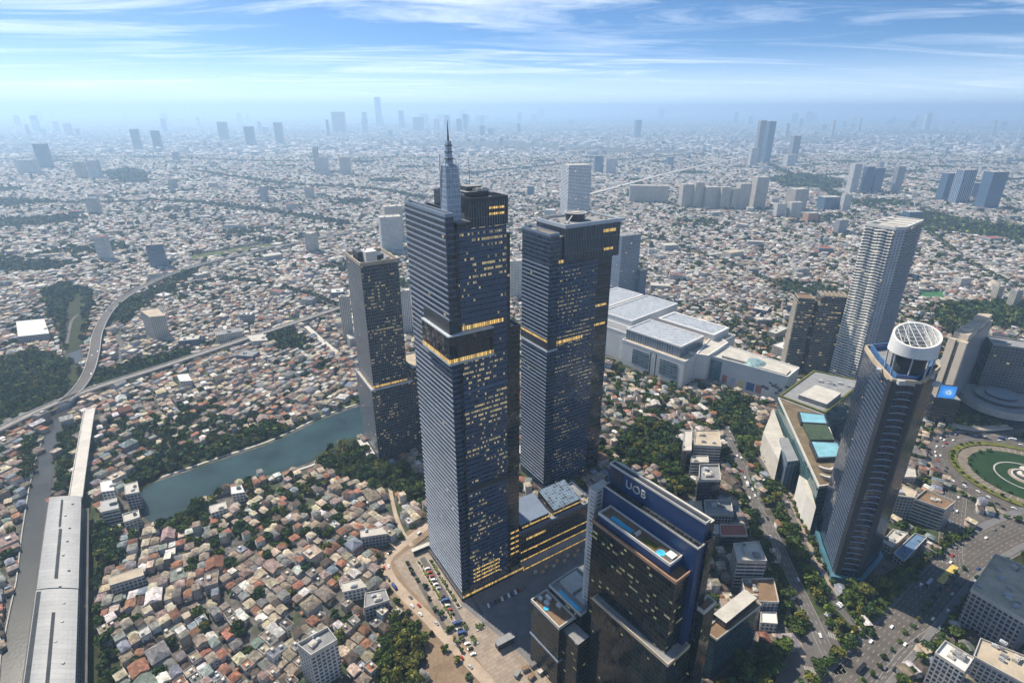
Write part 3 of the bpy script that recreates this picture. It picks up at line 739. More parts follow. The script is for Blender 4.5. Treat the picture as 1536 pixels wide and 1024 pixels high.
lit_strip(tw, T2, [T2.p(11.5, .6), T2.p(45, .6)], 173, 176.5, M['gold'])
lit_strip(tw, T2, [T2.p(63, 3.7), T2.p(78, 3.7)], 202, 204.5, M['gold']); lit_strip(tw, T2, [T2.p(63, 3.7), T2.p(78, 3.7)], 181, 183.5, M['gold'])
lit_strip(tw, T2, [T2.p(11.5, .7), T2.p(17, .7)], 256, 259, M['gold'])
mb = MB(); mb.prism(T2.rect(-1.2, 12, -1.2, 46.8), 167.5, 169.5, 0, 0, bottom=True); mb.build("belt_course", M['steel'], tw)
hp = circ(11, 32, c=T2.p(48, 24))
mb = MB(); mb.prism(circ(9.5, 32, c=T2.p(48, 24)), 290, 296.2, 0, 0); mb.build("helipad_drum", M['dark_steel'], crn)
mb = MB(); mb.prism(hp, 296.2, 297.2, 0, 1, bottom=True); hpo = mb.build("helipad", [M['dark_steel'], M['grey_roof']], crn)
mb = MB(); mb.ring(hp, .7, 297.2, 297.6); mb.build("helipad_rim", M['white_wall'], hpo)
mb = MB(); mb.face([(*p, 297.7) for p in Frame(T2.p(48, 24), T2.a).rect(-5, 5, -3, 3)]); mb.build("helipad_patch", M['pale_roof'], hpo)
for u, v in ((20, 2), (79, 2), (20, 43), (79, 43)):
    MB().bar((*T2.p(u, v), 292), (*T2.p(48 + (u - 48) * .4, 24 + (v - 24) * .4), 296), .7).build("roof_truss", M['pale_concrete'], crn)
rooftop_units(crn, T2, 19, 79, 3, 10, 290, 5, 8, 2); rooftop_units(crn, T2, 64, 79, 10, 44, 290, 4, 9, 2); rooftop_units(crn, T2, 19, 29, 12, 44, 290, 4, 10, 3)
mb = MB(); mb.ring(T2.rect(2, 9, 4, 30), .6, 283, 284.6); mb.build("roof_well", M['tan_roof'], tw)

# short tower
T3 = Frame(at(572, 690), (.86, .51))
s3 = empty("office_tower", T3.p(20, 15), "dark square tower with a white plant box on top, shorter neighbour of the spired tower", "tower")
LAND["short dark tower beside the pond"] = T3.p(20, 30)
block(T3.rect(-6, 62, -6, 66))
G_s3 = facade("slate_curtain_wall", (.012, .018, .03), (.07, .085, .105), 3.8, 2.2, .24, .2, .3, .03, (1, .78, .36), .15, .12, .04)
G_s3l = facade("slate_pier_wall", (.02, .028, .042), (.2, .215, .235), 3.8, 1.9, .2, .36, .01, .045, rough=.2)
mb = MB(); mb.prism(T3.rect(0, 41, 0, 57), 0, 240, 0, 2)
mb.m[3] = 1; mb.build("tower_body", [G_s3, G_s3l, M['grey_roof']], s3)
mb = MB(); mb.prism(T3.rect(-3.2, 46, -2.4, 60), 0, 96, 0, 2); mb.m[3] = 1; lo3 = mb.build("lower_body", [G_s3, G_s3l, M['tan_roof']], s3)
mb = MB(); mb.ring(T3.rect(-3.4, 46.2, -2.6, 60.2), .9, 95, 97.4); mb.build("ledge_rim", M['steel'], lo3)
lit_strip(lo3, T3, [T3.p(0, -.15), T3.p(41, -.15)], 97.6, 100.2, M['gold'])
mb = MB(); mb.ring(T3.rect(-.3, 41.3, -.3, 57.3), 1.0, 239.5, 243.5); mb.build("parapet", M['tan_roof'], s3)
mb = MB(); mb.prism(T3.rect(9, 21, 8, 24), 240, 252, 0, 0); mb.build("plant_box", M['white_wall'], s3)
mb = MB(); mb.prism(T3.rect(4, 9, 20, 40), 240, 250, 0, 0); mb.prism(T3.rect(22, 30, 14, 40), 240, 246, 0, 0); mb.build("plant_room", M['dark_steel'], s3)
for v in (22, 30, 38): MB().bar((*T3.p(3, v), 240), (*T3.p(12, v - 6), 254), .6).build("roof_fin", M['dark_steel'], s3)
rooftop_units(s3, T3, 24, 39, 4, 54, 240, 6, 12, 3)
T3b = Frame(T3.p(50, 8), (.86, .51))
sb = empty("office_block", T3b.p(10, 14), "dark slab block half hidden between the short tower and the spired tower", "building")
mb = MB(); mb.prism(T3b.rect(0, 24, 0, 40), 0, 108, 0, 1); mb.build("facade", [G_s3, M['tan_roof']], sb); mb = MB(); mb.ring(T3b.rect(-.2, 24.2, -.2, 40.2), .8, 107.5, 109.5); mb.build("parapet", M['steel'], sb)
mb = MB(); mb.prism(T3.rect(-14, -4, 10, 52), 0, 5, 0, 0); p3 = mb.build("garden_terrace", M['pale_concrete']); tag(p3, "stepped pale terrace at the foot of the short dark tower", "terrace")

# podium between the towers
pod = empty("podium_building", T.p(100, 14), "low dark podium with two sloping metal roofs between the two tall towers", "building")
block(T.rect(60, 152, 0, 60))
G_pod = facade("dark_podium_glass", (.012, .014, .02), (.035, .036, .04), 5.2, 3.2, .2, .1, .02, .07, (1, .62, .2), 1.1, .15, .03)
mb = MB(); mb.prism(T.rect(63.2, 150, 6, 40), 0, 36, 0, 1); mb.build("facade", [G_pod, M['grey_roof']], pod)
mb = MB(); mb.ring(T.rect(63.0, 150.2, 5.8, 40.2), .8, 35.5, 37.6); mb.build("parapet", M['louvre_dark'], pod)
for z in (14.4, 4.4): lit_strip(pod, T, [T.p(64, 5.75), T.p(149, 5.75)], z, z + 1.7, M['gold'])
lit_strip(pod, T, [T.p(68, 9.7), T.p(149, 9.7)], 38.5, 40.4, M['gold'])
for u0, u1, m_ in ((66, 98, M['louvre']), (104, 136, None)):
    mb = MB(); q = T.rect(u0, u1, 10, 36)
    mb.face([(*q[0], 43), (*q[1], 43), (*q[2], 49), (*q[3], 49)], 1, [(0, 0), (u1 - u0, 0), (u1 - u0, 26), (0, 26)])
    mb.wall(q[0], q[1], 36, 43); mb.wall(q[1], q[2], 36, (43, 49)); mb.wall(q[2], q[3], 36, 49); mb.wall(q[3], q[0], 36, (49, 43))
    mb.build("roof_hall", [G_dark, m_ or facade("skylight_glazing", (.1, .14, .18), (.3, .33, .36), 3, 3, .1, .1, 0, rough=.15)], pod)
rooftop_units(pod, T, 137, 149, 8, 38, 36, 5, 14, 3)
lit_strip(pod, T, [T.p(70, 5.7), T.p(92, 5.7)], 27, 29.5, M['gold'])
mb = MB(); mb.prism(T.rect(62, 150, -1, 6), 0, 3.4, 0, 1); mb.build("entrance_canopy", [M['dark_steel'], M['grey_roof']], pod)
lit_strip(pod, T, [T.p(62, -1.2), T.p(150, -1.2)], .8, 2.6, M['gold'])

# ------------------------------------------------------------------ blue topped bank tower
U = Frame((52, 283.3), (.613, -.79))      # u along the front to the right and towards the camera, v = depth
uo = empty("bank_tower", U.p(30, 12), "dark glass bank tower with a blue sign wall and a rooftop pool", "tower")
LAND["bank tower with the blue sign wall"] = U.p(30, 10)
block(U.rect(-40, 80, -24, 40))
G_uo = facade("green_black_glass", (.009, .015, .017), (.018, .024, .027), 4.0, 2.2, .2, .1, .18, .03, (.8, .85, .4), .09, .1, .04, spec=.28)
G_uo2 = facade("green_black_glass_plain", (.01, .016, .018), (.022, .027, .03), 4.0, 1.5, .12, .1, .02, .04, (.85, .8, .35), .2, .1, .04, spec=.28)
M['bank_blue'] = plain("blue_cladding", (.012, .042, .125), .35, .5, .14, .06)
M['deck_brown'] = plain("timber_deck", (.2, .13, .08), .85, .2, .2, .2)
M['warm_lit_edge'] = plain("orange_lit_edge", (.34, .2, .13), .7, .3, .2, .2)  # orange light on the roof edge, put into its colour
mb = MB(); mb.prism(U.rect(0, 64, 0, 15), 0, 147, 0, 1); mb.build("facade", [G_uo, M['deck_brown']], uo)
mb = MB(); mb.ring(U.rect(-.6, 64.6, -.6, 15), .7, 146.2, 148.4); mb.build("roof_edge", M['warm_lit_edge'], uo)
mb = MB(); mb.prism(U.rect(9, 70, -5, 16), 0, 91, 0, 1); mb.ring(U.rect(8.8, 70.2, -5.2, 16), .7, 90, 92.4, 2); mb.build("lower_body", [G_uo2, M['grey_roof'], M['tan_roof']], uo)
pb = MB(); pb.prism(U.rect(3, 58, 1.5, 13), 148, 153.6, 0, 1); pb.ring(U.rect(2.8, 58.2, 1.3, 13), .6, 153.2, 155.2, 2); pb = pb.build("pool_deck", [M['bank_blue'], M['deck_brown'], M['white_wall']], uo)
MB().face([(*p, 153.75) for p in U.rect(10, 27, 4.2, 7.6)]).build("swimming_pool", M['pool'], pb)
mb = MB(); mb.face([(*p, 153.72) for p in U.rect(34, 45, 4, 9)]); mb.build("lawn_patch", M['hedge'], pb)
MB().face([(*p, 153.76) for p in circ(2.6, 20, c=U.p(48.5, 5.6))]).build("round_pool", M['pool'], pb)
mb = MB(); mb.box((*U.p(54.5, 7), 153.6), (5, 5, 2.6), U.ang, 0, 1); mb.build("pavilion", [M['ac'], M['white_wall']], pb)
mb = MB()
for k in range(8):
    t0, t1 = math.pi * k / 8, math.pi * (k + 1) / 8
    P0 = U.p(30 + 1.2 * math.cos(t0), 4); P1 = U.p(30 + 1.2 * math.cos(t1), 4); Q0 = U.p(30 + 1.2 * math.cos(t0), 9); Q1 = U.p(30 + 1.2 * math.cos(t1), 9)
    mb.face([(*P0, 153.6 + 2 * math.sin(t0)), (*Q0, 153.6 + 2 * math.sin(t0)), (*Q1, 153.6 + 2 * math.sin(t1)), (*P1, 153.6 + 2 * math.sin(t1))])
mb.build("arched_shelter", M['white_wall'], pb)
mb = MB(); mb.prism(U.rect(-4, 67, 12.5, 19), 0, 166, 0, 1); mb.ring(U.rect(-4.2, 67.2, 12.3, 19), .5, 165.6, 166.8, 2); mb.build("blue_slab", [M['bank_blue'], M['dark_steel'], M['pale_concrete']], uo)
mb = MB(); mb.prism(U.rect(-5, 66, 18, 22.5), 0, 180, 0, 1); mb.ring(U.rect(-5.2, 66.2, 17.8, 22.7), .5, 179.5, 181, 2); sgn = mb.build("sign_wall", [M['bank_blue'], M['dark_steel'], M['pale_concrete']], uo)
mb = MB(); mb.prism(U.rect(-5, 66, 22.7, 27), 0, 178, 0, 1); mb.build("rear_slab", [G_uo2, M['pale_concrete']], uo)
mb = MB(); q = U.rect(-2.5, 6, 17.6, 17.7); mb.prism(q, 168.2, 178.8, 0, 0, bottom=True); mb.build("sign_panel", M['dark_steel'], sgn)
fc_ = bpy.data.curves.new("sign_lettering", 'FONT'); fc_.body = "UOB"; fc_.size = 7.6; fc_.extrude = .25; fc_.space_character = 1.05
fo = bpy.data.objects.new("sign_lettering", fc_); COL.objects.link(fo); fc_.materials.append(M['ac'])
bpy.context.view_layer.update(); fm_ = bpy.data.meshes.new_from_object(fo.evaluated_get(bpy.context.evaluated_depsgraph_get()))
bpy.data.objects.remove(fo); fo = bpy.data.objects.new("sign_lettering", fm_); COL.objects.link(fo); fo.parent = sgn
fo.location = Vector((*U.p(9.2, 17.45), 171.2)) - Vector((*U.p(30, 12), 0))
fo.rotation_euler = (math.pi / 2, 0, U.ang)
for u in np.linspace(2, 65, 22):
    mb = MB(); mb.box((*U.p(u, 15.4), 166), (1.6 + (u * 7 % 2), 1.2, 1.0 + (u * 3 % 1.2)), U.ang); mb.build("rooftop_unit", M['dark_steel'] if int(u) % 3 else M['ac'], uo)
wp = MB(); wp.prism(U.rect(-10, -4.2, 5, 18), 0, 165, 0, 1); wp.build("white_pier", [facade("louvred_white_wall", (.2, .2, .21), (.55, .55, .55), 3.2, 6, .45, .35, 0, rough=.5), M['pale_roof']], uo)
mb = MB(); mb.prism(U.rect(67.2, 73, 20, 32), 0, 118, 0, 1); mb.ring(U.rect(67.0, 73.2, 19.8, 32.2), .7, 117, 119.6, 2); mb.build("rear_wing", [G_uo2, M['deck_brown'], M['pale_concrete']], uo)
mb = MB(); mb.prism(U.rect(66.4, 68.6, 19.2, 26), 0, 170, 0, 0); mb.build("end_shaft", G_dark, uo)
# wings at its foot
wg = empty("hotel_wing", U.p(-20, -12), "low dark wing with a brown roof terrace at the foot of the bank tower", "building")
mb = MB(); mb.prism(U.rect(-36, -6, -20, -5), 0, 60, 0, 1); mb.ring(U.rect(-36.3, -5.7, -20.3, -5), .8, 59, 61.8, 2); mb.build("facade", [G_uo2, M['deck_brown'], M['pale_concrete']], wg)
mb = MB(); mb.prism(U.rect(-36.6, -5.4, -20.6, -4.6), 27, 28.6, 0, 0, bottom=True); mb.build("belt_course", M['louvre'], wg)
for u, v, w in ((-30, -9, 5), (-27, -13, 4), (-33, -14, 3), (-20, -7.5, 4)):
    mb = MB(); mb.box((*U.p(u, v), 60), (w, 2.4, 2.2), U.ang, 0); mb.build("roof_pavilion", M['white_wall'], wg)
MB().prism(circ(2, 16, c=U.p(-24, -16)), 60, 60.5).build("round_pool", M['pool'], wg)
wg2 = empty("hotel_block", U.p(-14, 4), "middle block with a long blue pool and white roof slabs beside the bank tower", "building")
mb = MB(); mb.prism(U.rect(-34, -.6, -4.6, 24), 0, 66, 0, 1); mb.prism(U.rect(-5.9, 8.8, -16, -5.3), 0, 56, 0, 1); mb.build("facade", [G_uo, M['grey_roof']], wg2)
mb = MB(); mb.ring(U.rect(-34.2, -.6, -4.8, 24), .7, 65.4, 67.6); mb.build("parapet", M['pale_concrete'], wg2)
MB().face([(*p, 66.1) for p in U.rect(-26, -4, -3.4, -.4)]).build("swimming_pool", M['pool'], wg2)
mb = MB(); mb.box((*U.p(-24, 11), 66), (14, 16, 3), U.ang); mb.box((*U.p(-10, 7), 66), (9, 7, 2.6), U.ang); mb.build("roof_slab", M['pale_roof'], wg2)

# ------------------------------------------------------------------ octagonal tower with the lattice drum
oc = empty("octagonal_tower", (325, 412), "tall dark octagonal tower crowned by a round white lattice drum", "tower")
LAND["octagonal tower"] = (318, 400)
OP = [(298.8, 415.1), (290.2, 378.3), (309.0, 373.8), (343, 401), (349, 424), (341, 440), (326, 447), (308, 443)]
block(OP, 9)
G_oc = facade("navy_ribbon_glass", (.008, .016, .036), (.02, .03, .05), 4.0, 1.6, .14, .06, .008, .05, (1, .8, .4), .3, .1, .03)
G_oc2 = facade("dark_rear_glass", (.008, .014, .03), (.022, .03, .046), 4.0, 1.6, .22, .3, .004, .05, (1, .7, .4), .3, .15, .04, spec=.4)
mb = MB(); mb.prism(OP, 0, 198, 0, 1)
for k in (2, 3, 4, 5, 6): mb.m[k] = 2
mb.build("facade", [G_oc, M['grey_roof'], G_oc2], oc)
M['oc_fin2'] = plain('steel_blue_fin', (.2, .26, .34), .45, .5, .15, .05); M['oc_fin'] = plain("blue_grey_fin", (.055, .08, .125), .45, .5, .15, .05)
mb = MB()
nfl = 46
for k in range(nfl):                       # the left face carries fins that climb towards the back
    z = 8 + k * 4.1
    p, q = OP[0], OP[1]; d = (q[0] - p[0], q[1] - p[1]); L = math.hypot(*d); nx, ny = d[1] / L, -d[0] / L
    a_, b_ = (p[0] + d[0] * .03, p[1] + d[1] * .03), (p[0] + d[0] * .93, p[1] + d[1] * .93)
    A_, B_ = (a_[0] + nx * .6, a_[1] + ny * .6), (b_[0] + nx * .6, b_[1] + ny * .6)
    za, zb_ = z + 1.6, z - 1.2
    mb.wall(A_, B_, (za, zb_), (za + .9, zb_ + .9)); mb.face([(*A_, za + .9), (*B_, zb_ + .9), (*b_, zb_ + .9), (*a_, za + .9)]); mb.face([(*a_, za), (*b_, zb_), (*B_, zb_), (*A_, za)])
mb.build("fin_cladding", M['oc_fin'], oc)
for k in range(31):                        # the middle face carries gently arched fins
    mb = MB(); z = 12 + k * 6.1; p, q = OP[1], OP[2]; d = (q[0] - p[0], q[1] - p[1]); L = math.hypot(*d); nx, ny = d[1] / L, -d[0] / L
    for i in range(8):
        s0, s1 = .12 + .72 * i / 8, .12 + .72 * (i + 1) / 8
        zz = lambda s: z + 1.8 * math.sin((s - .1) * 3.4); o0, o1 = .3 + .5 * math.sin((s0 - .1) * 3.6), .3 + .5 * math.sin((s1 - .1) * 3.6)
        a_, b_ = (p[0] + d[0] * s0, p[1] + d[1] * s0), (p[0] + d[0] * s1, p[1] + d[1] * s1)
        A_, B_ = (a_[0] + nx * o0, a_[1] + ny * o0), (b_[0] + nx * o1, b_[1] + ny * o1)
        mb.wall(A_, B_, (zz(s0), zz(s1)), (zz(s0) + .75, zz(s1) + .75)); mb.face([(*A_, zz(s0) + .75), (*B_, zz(s1) + .75), (*b_, zz(s1) + .75), (*a_, zz(s0) + .75)])
    mb.build("fin", M['oc_fin2'], oc)
mb = MB(); mb.prism([(289.3, 382), (289.6, 377.7), (294, 376.6), (294.6, 378.6)], 0, 199, 0, 0); mb.prism([(305.5, 374.1), (309.3, 373.2), (312.5, 375), (312, 376.5)], 0, 199, 0, 0); mb.build("corner_shaft", M['dark_steel'], oc)
mb = MB(); mb.ring(inset(OP, -.5), 1.2, 197, 201.2); mb.build("parapet", M['tan_roof'], oc)
mb = MB(); mb.ring(inset(OP, 3.2), 1.0, 198, 203.5); mb.build("glass_screen", plain("blue_glass_screen", (.06, .14, .3), .15, .6, .2, .2), oc)
OCc = at(1373, 512, 226)
mb = MB(); mb.prism(circ(11, 24, c=OCc), 198, 219, 0, 0); mb.build("core_drum", M['dark_steel'], oc)
for k in range(8):
    t = 2 * math.pi * (k + .3) / 8
    MB().bar((OCc[0] + 14.5 * math.cos(t), OCc[1] + 14.5 * math.sin(t), 198), (OCc[0] + 15.5 * math.cos(t), OCc[1] + 15.5 * math.sin(t), 219), .55).build("column", M['ac'], oc)
VD = Vector(OCc).normalized()
def TILT(p, dz=0): return 231.5 + dz + .34 * ((p[0] - OCc[0]) * VD.x + (p[1] - OCc[1]) * VD.y)
dr = MB(); n = 64; RO = 15.8
O_ = circ(RO, n, c=OCc); I_ = circ(RO - 1.6, n, c=OCc); B_ = circ(RO + .6, n, c=OCc)
for k in range(n):
    j = (k + 1) % n
    zo = lambda p: TILT(p)
    dr.face([(*B_[k], 217.5), (*B_[j], 217.5), (*O_[j], zo(O_[j])), (*O_[k], zo(O_[k]))], 0, [(k * 2, 0), (k * 2 + 2, 0), (k * 2 + 2, 14), (k * 2, 14)]); dr.wall(I_[j], I_[k], 218, (zo(I_[j]), zo(I_[k])))
    dr.face([(*O_[k], zo(O_[k])), (*O_[j], zo(O_[j])), (*I_[j], zo(I_[j])), (*I_[k], zo(I_[k]))], 1); dr.face([(*I_[k], 217.5), (*I_[j], 217.5), (*B_[j], 217.5), (*B_[k], 217.5)], 1)
dr.face([(*p, 219.4) for p in I_], 2)
dr = dr.build("lattice_drum", [facade("ribbed_white_drum", (.56, .57, .58), (.7, .7, .68), 40, 1.0, .0, .5, 0, rough=.6, wob=0, tint=.05, spec=.3), M['white_wall'], M['dark_steel']], oc)
lt = MB(); r_ = random.Random(4)
def chord(o, ang, w=.24, z=0):
    h = math.sqrt(max(.1, (RO - 1.7) ** 2 - o * o)); ca, sa = math.cos(ang), math.sin(ang)
    P = (OCc[0] + o * ca - h * sa, OCc[1] + o * sa + h * ca); Q = (OCc[0] + o * ca + h * sa, OCc[1] + o * sa - h * ca)
    lt.bar((*P, TILT(P, z - .5)), (*Q, TILT(Q, z - .5)), w, 0, 4)
for o_ in (-11, -6.5, -2, 2.5, 7, 11.5): chord(o_, 1.25 + r_.uniform(-.06, .06)); chord(o_, -.25 + r_.uniform(-.08, .08))
for k in range(6): chord(r_.uniform(-11, 11), r_.uniform(0, 3.14), .18, -.5)
lt.build("roof_lattice", M['white_wall'], dr)
for k, (u, v) in enumerate(((-15, -17), (10, -20), (-19, 4), (16, -6))):
    mb = MB(); mb.box((OCc[0] + u, OCc[1] + v, 198), (5, 3, 3.2), .4 * k); mb.build("rooftop_unit", M['ac'], oc)
mb = MB(); mb.ring(inset(OP, -4), 3.5, 0, 6); mb.build("base_canopy", plain("teal_glass_canopy", (.06, .15, .19), .2, .5, .2, .1), oc)

# ------------------------------------------------------------------ white wavy residence and its dark lower neighbour
WZ = 245
wt = empty("residential_tower", at(1344, 341, WZ), "tall white residential tower with wavy balcony bands", "tower")
LAND["white wavy tower"] = at(1340, 338, WZ)
wa, wb_, wc, wd = at(1299, 334, WZ), at(1344, 341, WZ), at(1362, 340, WZ), at(1386, 329.5, WZ); we = (wd[0] + (wa[0] - wb_[0]), wd[1] + (wa[1] - wb_[1]))
WP = [wa, wb_, wc, wd, we]; block(WP, 6)
G_w = facade("residence_glass", (.03, .036, .045), (.42, .42, .41), 4.1, 4.5, .1, .12, .1, .05, (1, .8, .4), .4, .2, .04)
G_wg = facade("grey_punched_wall", (.06, .07, .09), (.36, .38, .42), 4.1, 5.6, .45, .66, 0, rough=.4)
mb = MB(); mb.prism(WP, 0, WZ - 4, 0, 1); mb.m[1] = 2; mb.build("facade", [G_w, M['pale_roof'], G_wg], wt)
M['bal_white'] = plain('sunlit_balcony', (.84, .82, .76), .8, .3, .05, .1); M['cream'] = plain("cream_balcony", (.68, .64, .52), .8, .3, .12, .1)  # bal_white is raised to near white in place of sunlight on the left face
mb = MB(); L = math.hypot(wb_[0] - wa[0], wb_[1] - wa[1]); dx, dy = (wb_[0] - wa[0]) / L, (wb_[1] - wa[1]) / L
for k in range(57):
    z = 8 + k * 4.1; n = 16; prev = None
    for i in range(n + 1):
        s = L * i / n * .985; o_ = 1.2 + .9 * math.sin(s * .33 + k * .12) + .3 * math.sin(s * .8)
        zz = z + .55 * math.sin(s * .36 + k * .1)
        cur = ((wa[0] + dx * s + dy * o_, wa[1] + dy * s - dx * o_), (wa[0] + dx * s, wa[1] + dy * s), zz)
        if prev:
            (P, p, z0), (Q, q, z1) = prev, cur
            mb.wall(P, Q, (z0, z1), (z0 + 1.35, z1 + 1.35)); mb.face([(*P, z0 + 1.35), (*Q, z1 + 1.35), (*q, z1 + 1.35), (*p, z0 + 1.35)]); mb.face([(*p, z0), (*q, z1), (*Q, z1), (*P, z0)])
        prev = cur
mb.build("balcony_cladding", M['bal_white'], wt)
mb = ledges(WP, 8, WZ - 8, 4.1, 1.1, 1.3, [2]); mb.build("balcony_cladding", M['ac'], wt)  # right face balconies in grey, their shade painted in
mb = MB(); mb.prism([lerp2(wb_, wa, .0), lerp2(wb_, wc, 1.02), lerp2(wc, wd, .02), lerp2(wb_, wc, .1)], WZ - 4, WZ + 3, 0, 0) if False else None
mb = MB(); mb.ring(WP, 2.2, WZ - 4.5, WZ); mb.build("roof_frame", M['white_wall'], wt)
WF = Frame(wa, (wb_[0] - wa[0], wb_[1] - wa[1]))
for t in (.25, .5, .75):
    MB().bar((*lerp2(wa, we, t), WZ - .6), (*lerp2(wc, wd, t), WZ - .6), 1.1, 0, 4).build("roof_beam", M['white_wall'], wt)
rooftop_units(wt, WF, 14, 50, 8, 50, WZ - 4, 8, 21, 3)
LZ = 132
ld = empty("residential_slab", at(1240, 440, LZ), "lower dark residential slab with balconies beside the white wavy tower", "tower")
l0, l1 = at(1199, 442, LZ), at(1274, 447, LZ)
LF = Frame(l0, (l1[0] - l0[0], l1[1] - l0[1])); LW = math.hypot(l1[0] - l0[0], l1[1] - l0[1])
block(LF.rect(-4, LW + 4, -4, 34))
G_ld = facade("dusky_balcony_glass", (.018, .022, .03), (.13, .125, .11), 3.9, 3.4, .2, .14, .2, .05, (1, .72, .3), .3, .2, .04)
mb = MB(); mb.prism(LF.rect(0, LW * .33, 0, 26), 0, LZ - 6, 0, 1); mb.prism(LF.rect(LW * .33, LW * .45, 8, 26), 0, LZ - 10, 0, 1); mb.prism(LF.rect(LW * .45, LW, -2, 26), 0, LZ, 0, 1); mb.build("facade", [G_ld, M['deck_brown']], ld)
M['dusk_bal'] = plain("grey_tan_balcony", (.27, .25, .21), .85, .2, .15, .1)
for u0, u1, v in ((0, LW * .33, 0), (LW * .45, LW, -2)):
    mb = ledges(LF.rect(u0, u1, v, 26), 8, LZ - 8, 3.9, .9, 1.1, [0, 3]); mb.build("balcony_cladding", M['dusk_bal'], ld)
mb = MB(); mb.ring(LF.rect(LW * .45, LW, -2, 26), .8, LZ - .5, LZ + 1.6); mb.ring(LF.rect(0, LW * .33, 0, 26), .8, LZ - 6.4, LZ - 4.5); mb.build("parapet", M['dusk_bal'], ld)
for u in np.linspace(LW * .5, LW * .95, 6):
    mb = MB(); mb.box((*LF.p(u, 12), LZ), (1.2, 24, 2.4), LF.ang); mb.build("roof_frame", M['dusk_bal'], ld)

# ------------------------------------------------------------------ white shopping mall
ml = empty("shopping_mall", (300, 790), "huge white shopping mall with blue glazed skylight roofs", "mall")
LAND["white mall"] = (300, 780)
M['mall_white'] = plain("mall_white_cladding", (.62, .61, .59), .75, .3, .09, .03)
G_sky = facade("blue_skylight", (.22, .245, .275), (.56, .56, .55), 11, 3, .1, .2, 0, rough=.5, wob=.03, tint=.2)
G_mw = facade("ribbed_blue_glass", (.08, .12, .17), (.35, .38, .42), 30, 4.5, .02, .1, 0, rough=.2, wob=.03, tint=.25)
MF = Frame(at(1027, 543, 42), (.746, .666))           # a = right-back, b = left-back along the street front
def mallpart(name, rect, z0, z1, wall, top, par=None, **k):
    mb = MB(); mb.prism(rect, z0, z1, 0, 1); o = mb.build(name, [wall, top], ml)
    if par:
        pbm = MB(); pbm.ring(inset(rect, -.3), par, z1 - 1.5, z1 + 1.4); pbm.build("parapet", M['mall_white'], o)
    return o
block(MF.rect(-8, 185, -8, 285))
front = mallpart("front_block", MF.rect(0, 34, 0, 116), 0, 42, M['mall_white'], M['tan_roof'], 1.4)
for v0, v1 in ((10, 42), (62, 94)):
    mb = MB(); q = MF.rect(-.4, -.35, v0, v1); mb.wall(q[3], q[0], 8, 34); mb.build("window", facade("mall_window", (.05, .09, .12), (.2, .24, .27), 5, 6, .25, .08, 0), front)
mb = MB()
for v in (48, 58): q = MF.rect(-.5, -.3, v, v + 2.2); mb.wall(q[3], q[0], 0, 38)
mb.build("wall_fin", M['dark_steel'], front)
ub = mallpart("skylight_block", MF.rect(9, 74, 14, 116), 42, 59, G_mw, G_sky, 2.2)
mallpart("rear_body", MF.rect(34, 152, 0, 122), 0, 44, M['mall_white'], M['tan_roof'], 1.4)
mallpart("rear_skylight_block", MF.rect(98, 147, 10, 116), 44, 55, M['mall_white'], G_sky, 4.0)
mallpart("north_block", MF.rect(38, 176, 128, 196), 0, 61, M['mall_white'], G_sky, 2.4)
mallpart("north_wing", MF.rect(48, 176, 204, 268), 0, 60, M['mall_white'], G_sky, 3)
mallpart("north_step", MF.rect(10, 38, 116, 196), 0, 50, M['mall_grey'] if 'mall_grey' in M else M['mall_white'], M['zinc'], 2)
# link and east wing
e0, e1, e2, e3 = at(1062, 533, 42), at(1182, 566, 42), at(1199, 552, 42), at(1092, 519, 42)
ew = [e0, e1, e2, e3]; block(ew, 6)
M['mall_grey'] = plain("mall_pale_wall", (.56, .57, .58), .75, .3, .09, .03)
east = mallpart("east_wing", ccw(ew), 0, 42, M['mall_grey'], M['pale_roof'], 1.6)
lk = ccw([at(1044, 533, 44), at(1062, 536, 44), at(1092, 516, 44), at(1070, 503, 44)]); mallpart("link_block", lk, 0, 46, M['mall_white'], M['pale_roof'], 2)
EF = Frame(e0, (e1[0] - e0[0], e1[1] - e0[1])); EL = math.hypot(e1[0] - e0[0], e1[1] - e0[1])
mb = MB(); mb.wall(EF.p(2, -.4), EF.p(EL * .2, -.4), 4, 38); mb.build("window", facade("teal_atrium_glass", (.03, .11, .14), (.1, .18, .2), 5, 4, .08, .08, 0, rough=.1), east)
for u0, u1, z0, z1, c in ((.23, .29, 6, 18, (.42, .11, .1)), (.34, .40, 8, 18, (.35, .4, .5)), (.44, .5, 6, 17, (.62, .45, .2)), (.54, .64, 5, 18, (.04, .11, .28)), (.66, .73, 5, 18, (.38, .16, .14))):
    mb = MB(); mb.wall(EF.p(EL * u0, -.45), EF.p(EL * u1, -.45), z0, z1); mb.build("banner", plain("banner_%d" % int(u0 * 100), c, .7, .3, .25, .3), east)
mb = MB(); mb.box((*EF.p(EL * .33, 14), 42), (38, 18, 4), EF.ang); mb.box((*EF.p(EL * .78, 13), 42), (44, 20, 2.2), EF.ang); mb.build("roof_slab", M['pale_roof'], east)
G_dome = facade("teal_dome_glass", (.12, .22, .22), (.4, .46, .44), 3, 3, .12, .12, 0, rough=.2, tint=.4)
mb = MB(); c_ = EF.p(EL * .56, 16); A_ = circ(17, 28, c=c_)
for k in range(28):
    j = (k + 1) % 28; B0 = (c_[0] + (A_[k][0] - c_[0]) * .6, c_[1] + (A_[k][1] - c_[1]) * .6); B1 = (c_[0] + (A_[j][0] - c_[0]) * .6, c_[1] + (A_[j][1] - c_[1]) * .6)
    mb.face([(*A_[k], 43), (*A_[j], 43), (*B1, 47), (*B0, 47)]); mb.face([(*B0, 47), (*B1, 47), (*c_, 48.5)])
mb.build("glass_dome", G_dome, east)
rooftop_units(east, EF, EL * .05, EL * .95, 4, 24, 42, 9, 31, 3)

